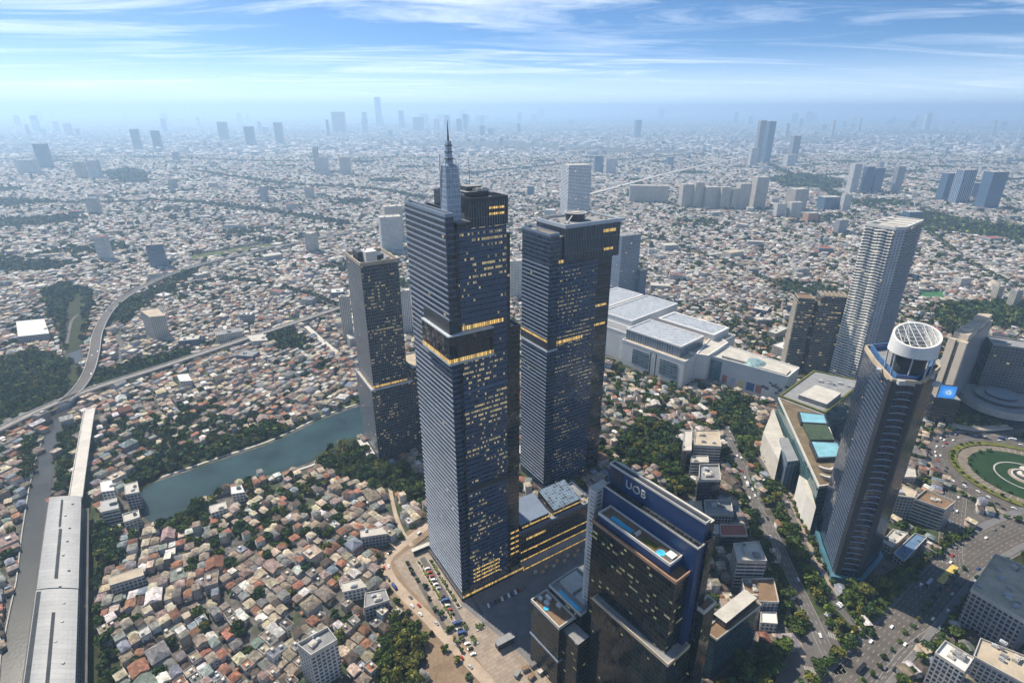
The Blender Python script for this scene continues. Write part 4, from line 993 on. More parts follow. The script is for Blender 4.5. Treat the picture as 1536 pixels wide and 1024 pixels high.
# ------------------------------------------------------------------ terraced mall with green glass beside the octagonal tower
PZ = 50
pl = empty("plaza_mall", at(1200, 640, PZ), "green glass shopping centre with planted roof terraces and roof pools", "mall")
LAND["terraced green mall"] = at(1200, 650, 20)
G_pl = facade("green_curtain_glass", (.03, .075, .085), (.1, .15, .15), 5, 2.4, .12, .08, .02, .05, (1, .8, .4), .5, .08, .05, tint=.4)
big = ccw(ats([(1168, 594), (1220, 556), (1297, 572), (1238, 620)], PZ)); wing = ccw(ats([(1168, 594), (1237, 620), (1264, 690), (1264, 722), (1229, 727)], PZ))
block(big, 8); block(wing, 10); block(ats([(1135, 650), (1168, 620), (1230, 730), (1230, 820), (1200, 790)]))
mb = MB(); mb.prism(big, 0, PZ, 0, 1); mb.ring(big, 2.4, PZ - 1, PZ + 1.4, 2); bigo = mb.build("main_block", [G_pl, M['grey_roof'], M['hedge']], pl)
mb = MB(); mb.prism(wing, 0, PZ - 3, 0, 1); wo = mb.build("wing_block", [G_pl, plain("planted_terrace", (.17, .13, .08), .95, .1, .3, .12)], pl)
mb = MB(); mb.ring(inset(wing, -.3), 1.3, PZ - 4, PZ - 1.2); mb.build("parapet", M['pale_concrete'], wo)
mb = MB(); mb.prism(ccw(ats([(1198, 593), (1224, 578), (1262, 590), (1240, 607)], PZ + 5)), PZ, PZ + 6, 0, 1); mb.build("roof_hall", [M['grey_roof'], M['pale_roof']], bigo)
for q, m_ in (([(1200, 618), (1236, 622), (1240, 634), (1204, 632)], M['pool']), ([(1218, 662), (1256, 664), (1264, 683), (1228, 685)], M['pool'])):
    mb = MB(); P_ = ccw(ats(q, PZ + 2)); mb.prism(inset(P_, -2), PZ - 3, PZ + 1.6, 1, 1); mb.face([(*p, PZ + 1.7) for p in P_]); mb.build("roof_pool", [plain("pale_pool_glass", (.2, .42, .48), .15, .5, .2, .1), M['dark_steel']], wo)
mb = MB(); mb.prism(ccw(ats([(1204, 636), (1240, 638), (1252, 660), (1216, 660)], PZ)), PZ - 3, PZ + 1, 0, 0); mb.build("planted_deck", plain("dark_planting", (.05, .075, .045), .9, .2, .3, .2), wo)
for a_, b_ in (([(1228, 700), (1262, 694)], 7), ([(1230, 712), (1262, 706)], 5)):
    mb = MB(); l = spline(ats([a_[0], ((a_[0][0] + a_[1][0]) / 2, a_[0][1] + 5), a_[1]], PZ), 4); strip(mb, l, -1.4, 1.4, PZ + 1.5)
    for i in range(len(l) - 1): mb.wall(l[i], l[i + 1], PZ - 3, PZ + 1.5)
    mb.build("curved_terrace", M['pale_concrete'], wo)
PF = Frame(at(1170, 690, 25), (.1, -1))
# street side boxes under the glass
for nm, q, z, w_, t_ in (("street_block", [(1145, 648), (1160, 612), (1176, 655), (1168, 690)], 30, M['pale_concrete'], M['pale_roof']),
                         ("dark_box", [(1170, 656), (1182, 656), (1198, 690), (1181, 692)], 36, G_mw, M['zinc']),
                         ("white_block", [(1199, 712), (1214, 722), (1224, 760), (1210, 742)], 32, M['white_wall'], M['pale_roof'])):
    P_ = ccw(ats(q, z)); mb = MB(); mb.prism(P_, 0, z, 0, 1); mb.build(nm, [w_, t_], pl)
rooftop_units(bigo, Frame(at(1200, 610, PZ), (.75, .66)), 10, 40, 30, 60, PZ, 10, 41, 4, M['dark_steel'])
rooftop_units(bigo, Frame(at(1222, 575, PZ), (.75, -.5)), 2, 60, 6, 22, PZ, 9, 42, 3)

# ------------------------------------------------------------------ hotel group north of the roundabout
HZ_ = 112
ht = empty("hotel_tower", at(1450, 500, HZ_), "cream hotel slab with two pale end piers and a stepped crown", "hotel")
h0, h1, h2, h3 = at(1424, 506, HZ_), at(1451, 515, HZ_), at(1490, 480, HZ_), at(1463, 478, HZ_)
HP = ccw([h0, h1, h2, h3]); block(HP, 8)
LAND["cream hotel"] = h1
M['cream_wall'] = plain("cream_wall", (.58, .5, .4), .8, .3, .1, .05)
G_h = facade("hotel_shaded_wall", (.06, .07, .09), (.32, .33, .36), 3.6, 3.6, .3, .34, 0, rough=.3)  # shaded copy of the cream wall, the shade mixed into its grey
mb = MB(); mb.prism(HP, 0, HZ_, 1, 2); mb.m[0] = 0; mb.build("facade", [M['cream_wall'], G_h, M['tan_roof']], ht)
HF = Frame(h0, (h1[0] - h0[0], h1[1] - h0[1])); HL = math.hypot(h1[0] - h0[0], h1[1] - h0[1])
for u0, u1 in ((-.2, HL * .4), (HL * .62, HL + .2)):
    mb = MB(); mb.prism(HF.rect(u0, u1, -1.4, 2), 0, HZ_ + .5, 0, 0); mb.build("end_pier", M['cream_wall'], ht)
mb = MB(); mb.prism(HF.rect(HL * .4, HL * .62, -.3, 1), 0, HZ_ - 2, 0, 0); mb.build("window_strip", facade("dark_hotel_windows", (.04, .045, .05), (.16, .14, .12), 3.6, 2, .3, .1, 0), ht)
for k, (t0, t1, z1) in enumerate(((.04, .42, 8), (.5, .75, 6), (.78, .98, 10))):
    q = [lerp2(h0, h3, t0), lerp2(h1, h2, t0), lerp2(h1, h2, t1), lerp2(h0, h3, t1)]
    mb = MB(); mb.prism(inset(ccw(q), 2), HZ_, HZ_ + z1, 0, 1); mb.build("crown_step", [M['cream_wall'], M['tan_roof']], ht)
mb = MB(); mb.ring(circ(7, 24, c=lerp2(lerp2(h0, h3, .22), lerp2(h1, h2, .22), .5)), 1.5, HZ_ + 7, HZ_ + 11.5); mb.build("crown_ring", M['cream_wall'], ht)
# blue screen
sc_ = empty("video_screen", at(1417, 612), "large lit blue video screen at the foot of the cream hotel", "screen")
m, nt, b = new_mat("screen_picture"); uv = N(nt, "ShaderNodeUVMap").outputs[0]
gx = N(nt, "ShaderNodeSeparateXYZ"); nt.links.new(uv, gx.inputs[0])
dx_ = math_n(nt, 'SUBTRACT', gx.outputs[0], 11.0); dy_ = math_n(nt, 'SUBTRACT', gx.outputs[1], 50.0)
rr = math_n(nt, 'SQRT', math_n(nt, 'ADD', math_n(nt, 'MULTIPLY', dx_, dx_), math_n(nt, 'MULTIPLY', dy_, math_n(nt, 'MULTIPLY', dy_, 1.6))))
nn = noise_n(nt, uv, .25, 4, .6)
nt.links.new(ramp_n(nt, math_n(nt, 'ADD', math_n(nt, 'MULTIPLY', rr, .07), math_n(nt, 'MULTIPLY', nn, .35)), [(.2, (.03, .05, .12)), (.33, (.55, .7, .85)), (.5, (.08, .33, .8)), (.85, (.03, .22, .7))]), b.inputs["Emission Color"])
b.inputs["Emission Strength"].default_value = .75; b.inputs["Base Color"].default_value = (.01, .02, .04, 1)
s0_, s1_ = at(1405, 596, 41), at(1431, 599, 41)
SF = Frame(s0_, (s1_[0] - s0_[0], s1_[1] - s0_[1])); SL = math.hypot(s1_[0] - s0_[0], s1_[1] - s0_[1])
mb = MB(); mb.prism(SF.rect(0, SL, .3, 2.5), 41, 60, 0, 0, bottom=True); mb.build("screen_cabinet", M['dark_steel'], sc_)
mb = MB(); mb.wall(SF.p(.4, .2), SF.p(SL - .4, .2), 41.6, 59.4); mb.build("screen_face", m, sc_)
mb = MB(); mb.prism(SF.rect(-2, SL + 8, .4, 12), 0, 41, 0, 1); mb.build("screen_podium", [G_dark, M['grey_roof']], sc_)
# dark slab block and drum podium
k0, k1 = at(1489, 517, 85), at(1600, 532, 85)
KF = Frame(k0, (k1[0] - k0[0], k1[1] - k0[1])); dk = empty("office_slab", k0, "dark glass office slab at the edge behind the cream hotel", "building")
block(KF.rect(-4, 130, -4, 40))
mb = MB(); mb.prism(KF.rect(0, 120, 0, 34), 0, 85, 0, 1); mb.build("facade", [facade("dusky_punched_glass", (.03, .04, .05), (.1, .11, .125), 4.4, 4.2, .35, .3, .02, .06, (1, .7, .4), .4, .15), M['grey_roof']], dk)
mb = MB(); mb.ring(KF.rect(0, 120, 0, 34), 1, 84.5, 87); mb.build("parapet", M['concrete'], dk); rooftop_units(dk, KF, 6, 110, 5, 30, 85, 10, 52, 4)
dc = at(1500, 600, 16); dpod = empty("round_podium", dc, "round low podium with a grey roof and pale rim below the cream hotel", "building"); block(circ(50, 40, c=dc))
mb = MB(); mb.prism(circ(44, 56, c=dc), 0, 9, 0, 1); mb.prism(circ(45.5, 56, c=dc), 9, 19, 2, 1, bottom=True); mb.prism(circ(30, 48, c=dc), 19, 23, 0, 1); mb.build("drum", [G_dark, M['zinc'], M['pale_concrete']], dpod)
mb = MB(); mb.prism(circ(18, 40, c=dc), 23, 26, 0, 1); mb.build("roof_lantern", [M['dark_steel'], plain("blue_grey_roof", (.2, .25, .29), .7, .3, .15, .1)], dpod)

# ------------------------------------------------------------------ other buildings that stand out
FAC = {}
def fac(key, *a, **k):
    if key not in FAC: FAC[key] = facade(key, *a, **k)
    return FAC[key]
F_white = fac("white_flats_wall", (.05, .06, .075), (.62, .61, .58), 3.6, 3.4, .42, .34, 0, .05, rough=.3, tint=.4)
F_cream = fac("cream_flats_wall", (.07, .075, .08), (.55, .5, .42), 3.5, 3.2, .42, .36, 0, .05, rough=.3, tint=.4)
F_grey = fac("grey_flats_wall", (.045, .055, .07), (.34, .35, .37), 3.6, 3.2, .36, .28, 0, .05, rough=.25, tint=.4)
F_blue = fac("blue_tower_glass", (.03, .07, .13), (.09, .14, .21), 3.8, 2.4, .24, .14, 0, .05, rough=.12, tint=.35)
F_band = fac("banded_office_wall", (.03, .04, .055), (.5, .5, .49), 3.9, 8, .48, .04, 0, .05, rough=.2, tint=.3)
F_dark = fac("dark_office_wall", (.015, .02, .03), (.06, .068, .08), 4.0, 2.6, .22, .16, .01, .05, rough=.1)
BUILD = []    # footprints of single buildings: used for labels and for keeping houses clear
def bld(label, poly, z, wall, roof, cat="building", par=1.2, units=3, name="office_building", group=None, z0=-.6, parm=None, seed=None):
    poly = ccw(poly); c = (sum(p[0] for p in poly) / len(poly), sum(p[1] for p in poly) / len(poly))
    root = empty(name, c, label, cat, group); block(poly, 4)
    mb = MB(); mb.prism(poly, z0, z, 0, 1); mb.build("wall", wall, root); 
    root_w = root.children[0] if len(root.children) else None
    mb = MB(); q = inset(poly, .35); mb.face([(*p, z + .05) for p in q]); ro = mb.build("roof", roof, root)
    if par:
        mb = MB(); mb.ring(inset(poly, -.12), .45, z - .6, z + par); mb.build("parapet", parm or M['pale_concrete'], root)
    fr = Frame(poly[0], (poly[1][0] - poly[0][0], poly[1][1] - poly[0][1]))
    L = math.hypot(poly[1][0] - poly[0][0], poly[1][1] - poly[0][1]); D = math.hypot(poly[2][0] - poly[1][0], poly[2][1] - poly[1][1])
    if units: rooftop_units(root, fr, L * .12, L * .88, D * .15, D * .85, z + .05, units, seed if seed is not None else int(c[0] * 7 + c[1]) % 9999, 2.8)
    BUILD.append((c, root)); return root, fr, L, D
def px(*pts, z=0): return ats(pts, z)

bld("dark striped office block with a tan flat roof behind the low shops", px((1041, 668), (1082, 670), (1078, 646), (1043, 646), z=26), 26, F_band, M['tan_roof'], units=4)
bld("narrow dark stair block standing left of the tan roofed office", px((1024, 676), (1037, 676), (1038, 646), (1026, 646), z=27), 27, F_dark, M['pale_roof'], units=2)
bld("small dark office with a pale slab roof between two taller offices", px((1036, 694), (1063, 694), (1062, 684), (1037, 684), z=20), 20, F_band, M['pale_roof'], units=1)
bld("black glass office block with a framed grey roof terrace", px((1048, 722), (1081, 722), (1078, 698), (1049, 699), z=32), 32, F_dark, M['grey_roof'], units=6, par=2.6)
bld("low pale building with a gridded flat roof beside the boulevard", px((1058, 772), (1100, 774), (1096, 751), (1056, 751), z=12), 12, F_grey, M['grey_roof'], units=5, par=2)
bld("low tan roofed shed beside the gridded flat roof", px((1031, 771), (1054, 772), (1052, 752), (1029, 753), z=10), 10, F_cream, M['tan_roof'], units=1)
M['red_roof'] = plain("brick_red_roof", (.27, .095, .07), .9, .2, .2, .15)
bld("rust red flat roofed hall above the white office block", px((1081, 804), (1121, 804), (1116, 787), (1080, 787), z=13), 13, F_dark, M['red_roof'], units=0)
bld("pale flat roof annex left of the rust red hall", px((1058, 800), (1079, 801), (1078, 787), (1056, 787), z=10), 10, F_cream, M['pale_roof'], units=1)
bld("white office block with window bands beside the boulevard", px((1106, 841), (1150, 842), (1138, 813), (1100, 816), z=30), 30, F_band, M['pale_roof'], units=7, par=1.5)
bld("brown flat roofed building with a divided roof deck beside the boulevard", px((1121, 902), (1168, 904), (1160, 868), (1112, 869), z=15), 15, F_grey, M['deck_brown'], units=5, par=1.6)
bld("small white kiosk building with a blue edge on the boulevard", px((1141, 934), (1166, 936), (1164, 918), (1141, 918), z=8), 8, F_white, M['white_wall'], units=0)
r9, f9, L9, D9 = bld("teal glass office with a white upper roof slab by the junction", px((1057, 946), (1075, 960), (1142, 908), (1120, 886), z=42), 42, fac("teal_office_glass", (.02, .045, .06), (.05, .07, .08), 4, 1.8, .12, .08, 0, .05, rough=.08, tint=.5), M['deck_brown'], units=3)
mb = MB(); mb.prism(ccw(px((1117, 883), (1136, 896), (1089, 934), (1070, 920), z=48)), 42, 48, 0, 1); mb.build("upper_slab", [F_dark, M['pale_roof']], r9)
bld("white banded office block facing the roundabout", px((1371, 750), (1417, 766), (1432, 754), (1388, 736), z=24), 24, F_band, M['deck_brown'], units=3, par=2.2)
bld("grey office with a tan roof joined behind the white banded block", px((1346, 744), (1371, 747), (1375, 738), (1352, 726), z=26), 26, F_grey, M['tan_roof'], units=1)
bld("low tan roofed shop beside the octagonal tower", px((1354, 716), (1374, 716), (1372, 704), (1360, 700), z=9), 9, F_grey, M['pale_roof'], units=0)
bld("low blue roofed market hall below the white banded block", px((1340, 830), (1372, 800), (1390, 806), (1356, 842), z=8), 8, F_grey, plain("blue_sheet_roof", (.1, .17, .27), .7, .3, .25, .2), units=4)
bld("low white and tan shop roofs beside the octagonal tower base", px((1322, 812), (1340, 794), (1362, 800), (1338, 822), z=7), 7, F_cream, M['pale_roof'], units=3)
bld("grid fronted office block with a sunken roof court on the avenue", px((1455, 886), (1491, 833), (1600, 880), (1536, 934), z=38), 38, fac("grid_office_wall", (.03, .04, .055), (.36, .36, .37), 4.2, 3.4, .34, .3, .004, .05, rough=.2, tint=.4), M['tan_roof'], units=12, par=3.0, seed=5)
bld("pale office block with white roof structures at the bottom right corner", px((1402, 980), (1417, 962), (1460, 988), (1446, 1009), z=32), 32, fac("grid_office_wall_small", (.03, .04, .055), (.4, .41, .43), 4.0, 3.0, .3, .3, .004, .05, rough=.2, tint=.4), M['white_wall'], units=7, par=1.8, seed=9)
bld("long low tan roofed wing behind the bottom right office block", px((1460, 985), (1470, 958), (1600, 1010), (1580, 1050), z=24), 24, F_grey, M['tan_roof'], units=12, par=1.5, seed=11)
bld("white apartment block with a black side wall among the low houses", px((446, 968), (467, 985), (506, 962), (492, 943), z=34), 34, F_white, M['grey_roof'], "apartment block", 2.6, 4, "apartment_block", seed=3)
bld("white vaulted warehouse with paired roofs left of the elevated road", px((27, 505), (74, 500), (66, 478), (24, 482), z=16), 16, F_grey, M['white_wall'], "warehouse", .6, 2, "warehouse")
P = at(232, 512); bld("tall white slab of flats rising above houses inside the road curve", px((224, 476), (248, 474), (236, 462), (210, 466), z=46), 46, F_cream, M['tan_roof'], "apartment block", 1.2, 3, "apartment_block")
bld("white cube shaped hall among houses south of the railway", px((270, 572), (288, 571), (282, 560), (265, 562), z=12), 12, F_white, M['white_wall'], units=0, par=.5)
bld("white flat roofed hall beside the dark green park near the railway", px((378, 512), (402, 510), (394, 500), (370, 504), z=11), 11, F_white, M['pale_roof'], units=1, par=.5)
bld("white apartment block with balconies near the canal viaduct", px((152, 738), (172, 735), (167, 719), (150, 723), z=22), 22, F_white, M['white_wall'], "apartment block", .5, 1, "apartment_block")
bld("long dark striped flats right behind the white block near the viaduct", px((152, 768), (178, 762), (175, 746), (151, 752), z=18), 18, F_band, M['zinc'], "apartment block", .5, 2, "apartment_block")
bld("grey apartment block with a pale roof at the west end of the pond", px((188, 742), (209, 738), (206, 722), (187, 727), z=20), 20, F_grey, M['pale_roof'], "apartment block", .8, 2, "apartment_block")
bld("small pale block on the muddy west tip of the pond", px((186, 784), (210, 776), (208, 765), (184, 772), z=12), 12, F_cream, M['pale_roof'], units=1)
bld("long pale hip of a school like building beside trees near the station", px((164, 878), (216, 862), (212, 850), (163, 866), z=10), 10, F_grey, M['tan_roof'], units=0, par=.4)
bld("large white flat roofed house beside the dusty street", px((514, 888), (550, 880), (540, 868), (512, 875), z=12), 12, F_white, M['pale_roof'], units=1, par=.6)
bld("pale two storey hall above the dusty street corner", px((541, 806), (582, 800), (572, 790), (540, 796), z=13), 13, F_grey, M['pale_roof'], units=1, par=.6)
bld("dark grey house block with a roof terrace by the dusty street", px((546, 912), (584, 900), (578, 884), (548, 890), z=13), 13, F_grey, M['grey_roof'], units=4, par=1)
bld("white house with a flat roof at the edge of the pond", px((347, 741), (367, 738), (362, 727), (346, 730), z=11), 11, F_white, M['white_wall'], units=1, par=.5)
bld("wide pale flat roofed house south of the pond", px((316, 770), (341, 762), (338, 752), (314, 759), z=11), 11, F_white, M['pale_roof'], units=1, par=.5)

def far_tower(label, x, yb, w, yt, wall, roof=None, cat="tower", name="high_rise", group=None, depth=.7, ang=.4, units=2):
    P = at(x, yb); d = P[1] * cp + CAMZ * sp; W = w * d / FPX / (abs(math.cos(ang)) + depth * abs(math.sin(ang))) / (1 + .45 * abs(x - 768) / 830); H = hgt(P, yt)
    fr = Frame(P, (math.cos(ang), math.sin(ang))); D = W * depth
    return bld(label, fr.rect(-W / 2, W / 2, 0, D), H, wall, roof or M['pale_roof'], cat, 1.2 if units else 0, units, name, group)
T_ = far_tower
T_("white slab of flats with balcony bands behind the spired tower", 590, 378, 40, 326, F_white, cat="apartment tower", ang=.35)
T_("stepped white block attached behind the white slab of flats", 594, 360, 34, 310, F_cream, cat="apartment tower", ang=.35)
T_("white striped apartment tower rising behind the helipad tower", 867, 327, 45, 248, fac("white_striped_wall", (.02, .04, .07), (.62, .63, .64), 5.2, 6, .5, .1, .02, .05, rough=.25), cat="apartment tower", ang=.3, depth=.8)
T_("blue grey striped tower half hidden behind the helipad tower", 940, 446, 44, 353, fac("blue_striped_wall", (.03, .055, .1), (.2, .25, .33), 4.0, 3, .4, .14, .02, .05, rough=.2), M['grey_roof'], cat="apartment tower", ang=.45)
T_("pale low tower directly right of the blue grey striped tower", 962, 445, 16, 405, F_blue, cat="tower")
T_("white flats visible in the gap between the two tallest towers", 776, 448, 26, 392, F_white, cat="apartment tower", ang=.3)
T_("white curved block of flats behind the left of the short dark tower", 524, 512, 20, 446, F_cream, cat="apartment tower", ang=.3)
T_("white tower with teal base seen between short and spired towers", 610, 500, 24, 437, F_white, cat="apartment tower", ang=.3)
# long cream apartment terrace and its neighbours (upper right)
T_("long low cream slab at the left end of the cream apartment row", 972, 305, 64, 279, F_cream, M['pale_roof'], "apartment block", depth=.25, ang=-.15)
for i, (x, w, yt, yb) in enumerate(((1030, 22, 277, 312), (1046, 16, 274, 313), (1066, 24, 281, 314), (1086, 18, 281, 315), (1101, 14, 283, 315), (1114, 22, 276, 315), (1138, 24, 266, 314))):
    T_("%s cream block from the left in the long cream apartment row" % ordinal(i + 1), x, yb, w, yt, F_cream, M['pale_roof'], "apartment block", group="cream apartment row", depth=.8, ang=.1, units=1)
T_("white ribbed apartment block right of the cream apartment row", 1198, 318, 36, 284, F_cream, cat="apartment block", ang=.35)
T_("white block with an arched blue glass front below the cream row", 1192, 328, 22, 304, F_white, cat="building", ang=.1)
T_("white narrow flats left of the arched blue glass front", 1170, 327, 18, 306, F_white, cat="building", ang=.1)
T_("small orange building in front of the white ribbed block", 1218, 335, 24, 320, fac("orange_wall", (.07, .07, .08), (.5, .26, .13), 3.6, 3.2, .4, .36), cat="building", ang=.2)
T_("white tapering block among the low houses right of the orange building", 1268, 318, 16, 292, F_white, cat="building", ang=.1)
T_("low blue glass office with a white base line", 1246, 316, 34, 296, F_blue, cat="building", ang=.1)
T_("left pale tower of the cluster of three on the right", 1279, 290, 16, 246, F_white, cat="tower", ang=.1, depth=.9)
T_("middle blue glass tower of the cluster of three on the right", 1298, 290, 16, 250, F_blue, cat="tower", ang=.1)
T_("right blue glass tower of the cluster of three on the right", 1314, 290, 18, 252, F_blue, cat="tower", ang=.1)
T_("pale open framed tower standing right of the cluster of three", 1344, 291, 16, 250, F_grey, cat="tower", ang=.1)
T_("dark blue tower left of the white striped blue tower on the right", 1420, 302, 26, 260, F_blue, cat="tower", ang=.1)
T_("blue glass tower with white vertical stripes at the far right", 1442, 306, 30, 255, fac("white_striped_blue", (.02, .06, .13), (.6, .6, .6), 80, 9, .0, .2, .0, .05, rough=.15), cat="tower", ang=.1)
T_("dark blue tower right of the white striped blue tower", 1485, 314, 36, 258, F_blue, cat="tower", ang=.1)
T_("left tall pale tower of the far twin pair on the right", 1136, 246, 13, 181, F_grey, cat="tower", ang=.2)
T_("right tall blue tower of the far twin pair on the right", 1150, 244, 14, 182, F_blue, cat="tower", ang=.2)
T_("pale low tower at the foot of the far twin pair", 1129, 250, 14, 222, F_white, cat="tower", ang=.2)
T_("round topped grey tower right of the far twin pair", 1190, 244, 16, 204, F_grey, cat="tower", ang=.2)
T_("white block below the round topped grey tower", 1186, 250, 20, 232, F_white, cat="tower", ang=.2)
T_("white twin block right of the white striped tower, nearer", 916, 262, 18, 238, F_white, cat="tower", ang=.1)
T_("blue block left of the white twin block behind the striped tower", 898, 260, 14, 234, F_blue, cat="tower", ang=.1)
T_("dark slab on the hazy left edge, in front of white blocks", 68, 253, 24, 216, F_blue, cat="tower", ang=.2)
T_("white block at the left end below the dark hazy slab", 40, 262, 34, 240, F_white, cat="tower", ang=.1)
T_("white block second from the left below the dark hazy slab", 122, 268, 18, 243, F_cream, cat="tower", ang=.1)
T_("white block third from the left below the dark hazy slab", 143, 268, 20, 241, F_white, cat="tower", ang=.1)
T_("pale slender tower left of the white pair near the spire", 477, 262, 9, 222, F_white, cat="tower", ang=.1)
T_("left white tower of the pair near the spire", 487, 264, 16, 236, F_white, cat="tower", ang=.1)
T_("right white tower of the pair near the spire", 519, 263, 18, 236, F_cream, cat="tower", ang=.1)
T_("blue grey hazy tower, darker of the left middle distance", 237, 226, 14, 196, F_dark, cat="tower", ang=.1)
T_("grey hazy tower left of the darker hazy tower", 206, 224, 14, 194, F_blue, cat="tower", ang=.1)
T_("blocky hazy tower with a teal cast in the left distance", 376, 218, 16, 190, F_blue, cat="tower", ang=.1)
T_("hazy grey block left of the teal cast tower", 336, 210, 16, 183, F_dark, cat="tower", ang=.1)
T_("hazy pale tower right of the teal cast tower", 420, 216, 14, 184, F_grey, cat="tower", ang=.1)
T_("wide dark blocky tower on the skyline left of the tallest far tower", 509, 198, 22, 168, F_dark, cat="tower", ang=.1)
T_("tallest far tower standing alone on the hazy skyline", 569, 190, 10, 146, F_blue, cat="tower", ang=.1, depth=.9)
T_("small hazy tower just left of the tallest far tower", 548, 192, 8, 168, F_dark, cat="tower", ang=.1)
T_("hazy tower just right of the tallest far tower", 603, 192, 9, 166, F_blue, cat="tower", ang=.1)
T_("hazy stepped pair second right of the tallest far tower", 628, 195, 18, 176, F_blue, cat="tower", ang=.1)
T_("cream low block of flats left of the white wavy tower crown", 1262, 352, 20, 330, F_grey, cat="building", ang=.2)
T_("blue grey office block among trees at the far right", 1372, 330, 30, 318, F_blue, cat="building", ang=.1)
T_("pair of cream flats beside the green pitch at the right edge", 1496, 452, 20, 430, F_cream, cat="apartment block", ang=.3)
T_("cream flats at the right edge, right of the similar pair", 1522, 462, 22, 436, F_cream, cat="apartment block", ang=.3)
T_("white office building with a white roof left of the green pitch", 1446, 432, 28, 418, F_white, cat="building", ang=.2)
sheet("sports_pitch", block(px((1376, 448), (1420, 448), (1416, 437), (1378, 437))), .05, plain("pitch_grass", (.05, .14, .06), .95, .1, .15, .05))
sheet("grass_strip", block(px((280, 384), (350, 372), (420, 362), (410, 370), (330, 384), (290, 392))), .03, M['rough_grass'])

# ------------------------------------------------------------------ green areas
TREEZ = {   # name used in labels -> (pixel polygon, spacing in metres, seed of hue)
 "in the park left of the canal": ([(-40, 545), (55, 527), (122, 548), (128, 575), (75, 612), (-40, 650)], 10),
 "beside the railway viaduct": ([(150, 560), (200, 545), (285, 524), (292, 540), (230, 560), (160, 585), (140, 588)], 10),
 "on the east bank of the canal": ([(97, 640), (122, 640), (112, 690), (104, 745), (84, 745), (88, 690)], 9),
 "on the west bank of the canal": ([(32, 658), (58, 652), (48, 715), (28, 722)], 9),
 "on the pond's north bank": ([(192, 726), (205, 700), (260, 676), (330, 660), (415, 632), (432, 646), (400, 660), (330, 683), (250, 709), (205, 740)], 9),
 "on the pond's south bank": ([(470, 686), (497, 668), (530, 655), (566, 690), (640, 715), (646, 752), (600, 745), (545, 725), (500, 712)], 10),
 "at the west end of the pond": ([(232, 792), (262, 778), (300, 756), (312, 770), (290, 790), (250, 805)], 9),
 "in the grove by the bare dirt lot": ([(570, 955), (600, 925), (632, 930), (640, 960), (626, 1000), (630, 1060), (560, 1060)], 9),
 "beside the station roof": ([(128, 792), (160, 785), (180, 800), (178, 845), (158, 866), (150, 885), (128, 880)], 9),
 "below the station trees": ([(128, 905), (150, 905), (158, 960), (180, 990), (178, 1060), (124, 1060)], 9),
 "in the mall boulevard belt": ([(1062, 612), (1090, 590), (1122, 598), (1135, 640), (1130, 690), (1150, 720), (1120, 690), (1095, 668), (1078, 640)], 10),
 "beside the helipad tower": ([(925, 668), (960, 632), (1020, 640), (1030, 700), (1040, 740), (1015, 745), (990, 700), (940, 705)], 10),
 "along the boulevard median": ([(1152, 720), (1168, 748), (1200, 815), (1228, 870), (1255, 925), (1240, 930), (1212, 880), (1180, 815), (1150, 750)], 9),
 "left of the boulevard": ([(1118, 745), (1130, 770), (1165, 850), (1200, 930), (1212, 968), (1190, 968), (1165, 900), (1140, 830), (1108, 750)], 9),
 "at the foot of the octagonal tower": ([(1262, 885), (1300, 880), (1340, 852), (1372, 838), (1362, 862), (1320, 908), (1280, 930)], 10),
 "beside the lower avenue": ([(1300, 1005), (1340, 960), (1385, 935), (1400, 960), (1360, 985), (1345, 1060), (1292, 1060)], 10),
 "by the grid fronted block": ([(1385, 930), (1425, 895), (1442, 905), (1430, 938), (1400, 950)], 10),
 "north of the roundabout": ([(1385, 640), (1400, 628), (1440, 650), (1530, 650), (1600, 650), (1600, 620), (1520, 630), (1420, 618)], 9),
 "at the roundabout corner": ([(1510, 830), (1536, 822), (1600, 830), (1600, 865), (1540, 862)], 9),
 "in the small park by the railway": ([(390, 512), (405, 500), (432, 490), (462, 514), (455, 527), (420, 527)], 10),
 "below the glass office": ([(1072, 1018), (1120, 985), (1175, 965), (1190, 990), (1160, 1060), (1060, 1060)], 10),
 "behind the lattice drum": ([(1395, 480), (1420, 455), (1600, 452), (1600, 500), (1500, 492), (1430, 505)], 12),
 "in the dark wood beyond the road curve": ([(60, 440), (95, 425), (140, 440), (138, 470), (130, 520), (100, 530)], 12),
 "below the elevated road curve": ([(160, 480), (200, 450), (290, 405), (300, 412), (230, 450), (190, 490)], 12),
 "at the upper left among the houses": ([(-40, 397), (60, 392), (110, 397), (100, 404), (60, 408), (-40, 412)], 14),
 "in the green belt on the left": ([(-40, 335), (30, 331), (110, 324), (120, 329), (50, 339), (-40, 345)], 16),
 "in the wood right of the cluster of three": ([(1330, 330), (1380, 318), (1440, 330), (1500, 340), (1560, 345), (1560, 365), (1450, 352), (1380, 345)], 15),
 "below the hazy white blocks": ([(160, 262), (190, 255), (225, 262), (215, 272), (170, 272)], 22),
 "behind the cream apartment row": ([(1150, 270), (1200, 262), (1262, 272), (1262, 284), (1180, 282)], 18),
}
ZP = {k: ccw(ats(p)) for k, (p, s) in TREEZ.items()}
for k in ZP: pass
def in_green(X, Y):
    r = np.zeros(np.asarray(X).shape, bool)
    for p in ZP.values(): r |= inside(p, X, Y)
    return r
gm2 = plain("undergrowth", (.038, .045, .02), .95, .1, .35, .12)
for k, p in ZP.items(): sheet("undergrowth", p, -.1 if "canal" not in k else -.05, gm2)

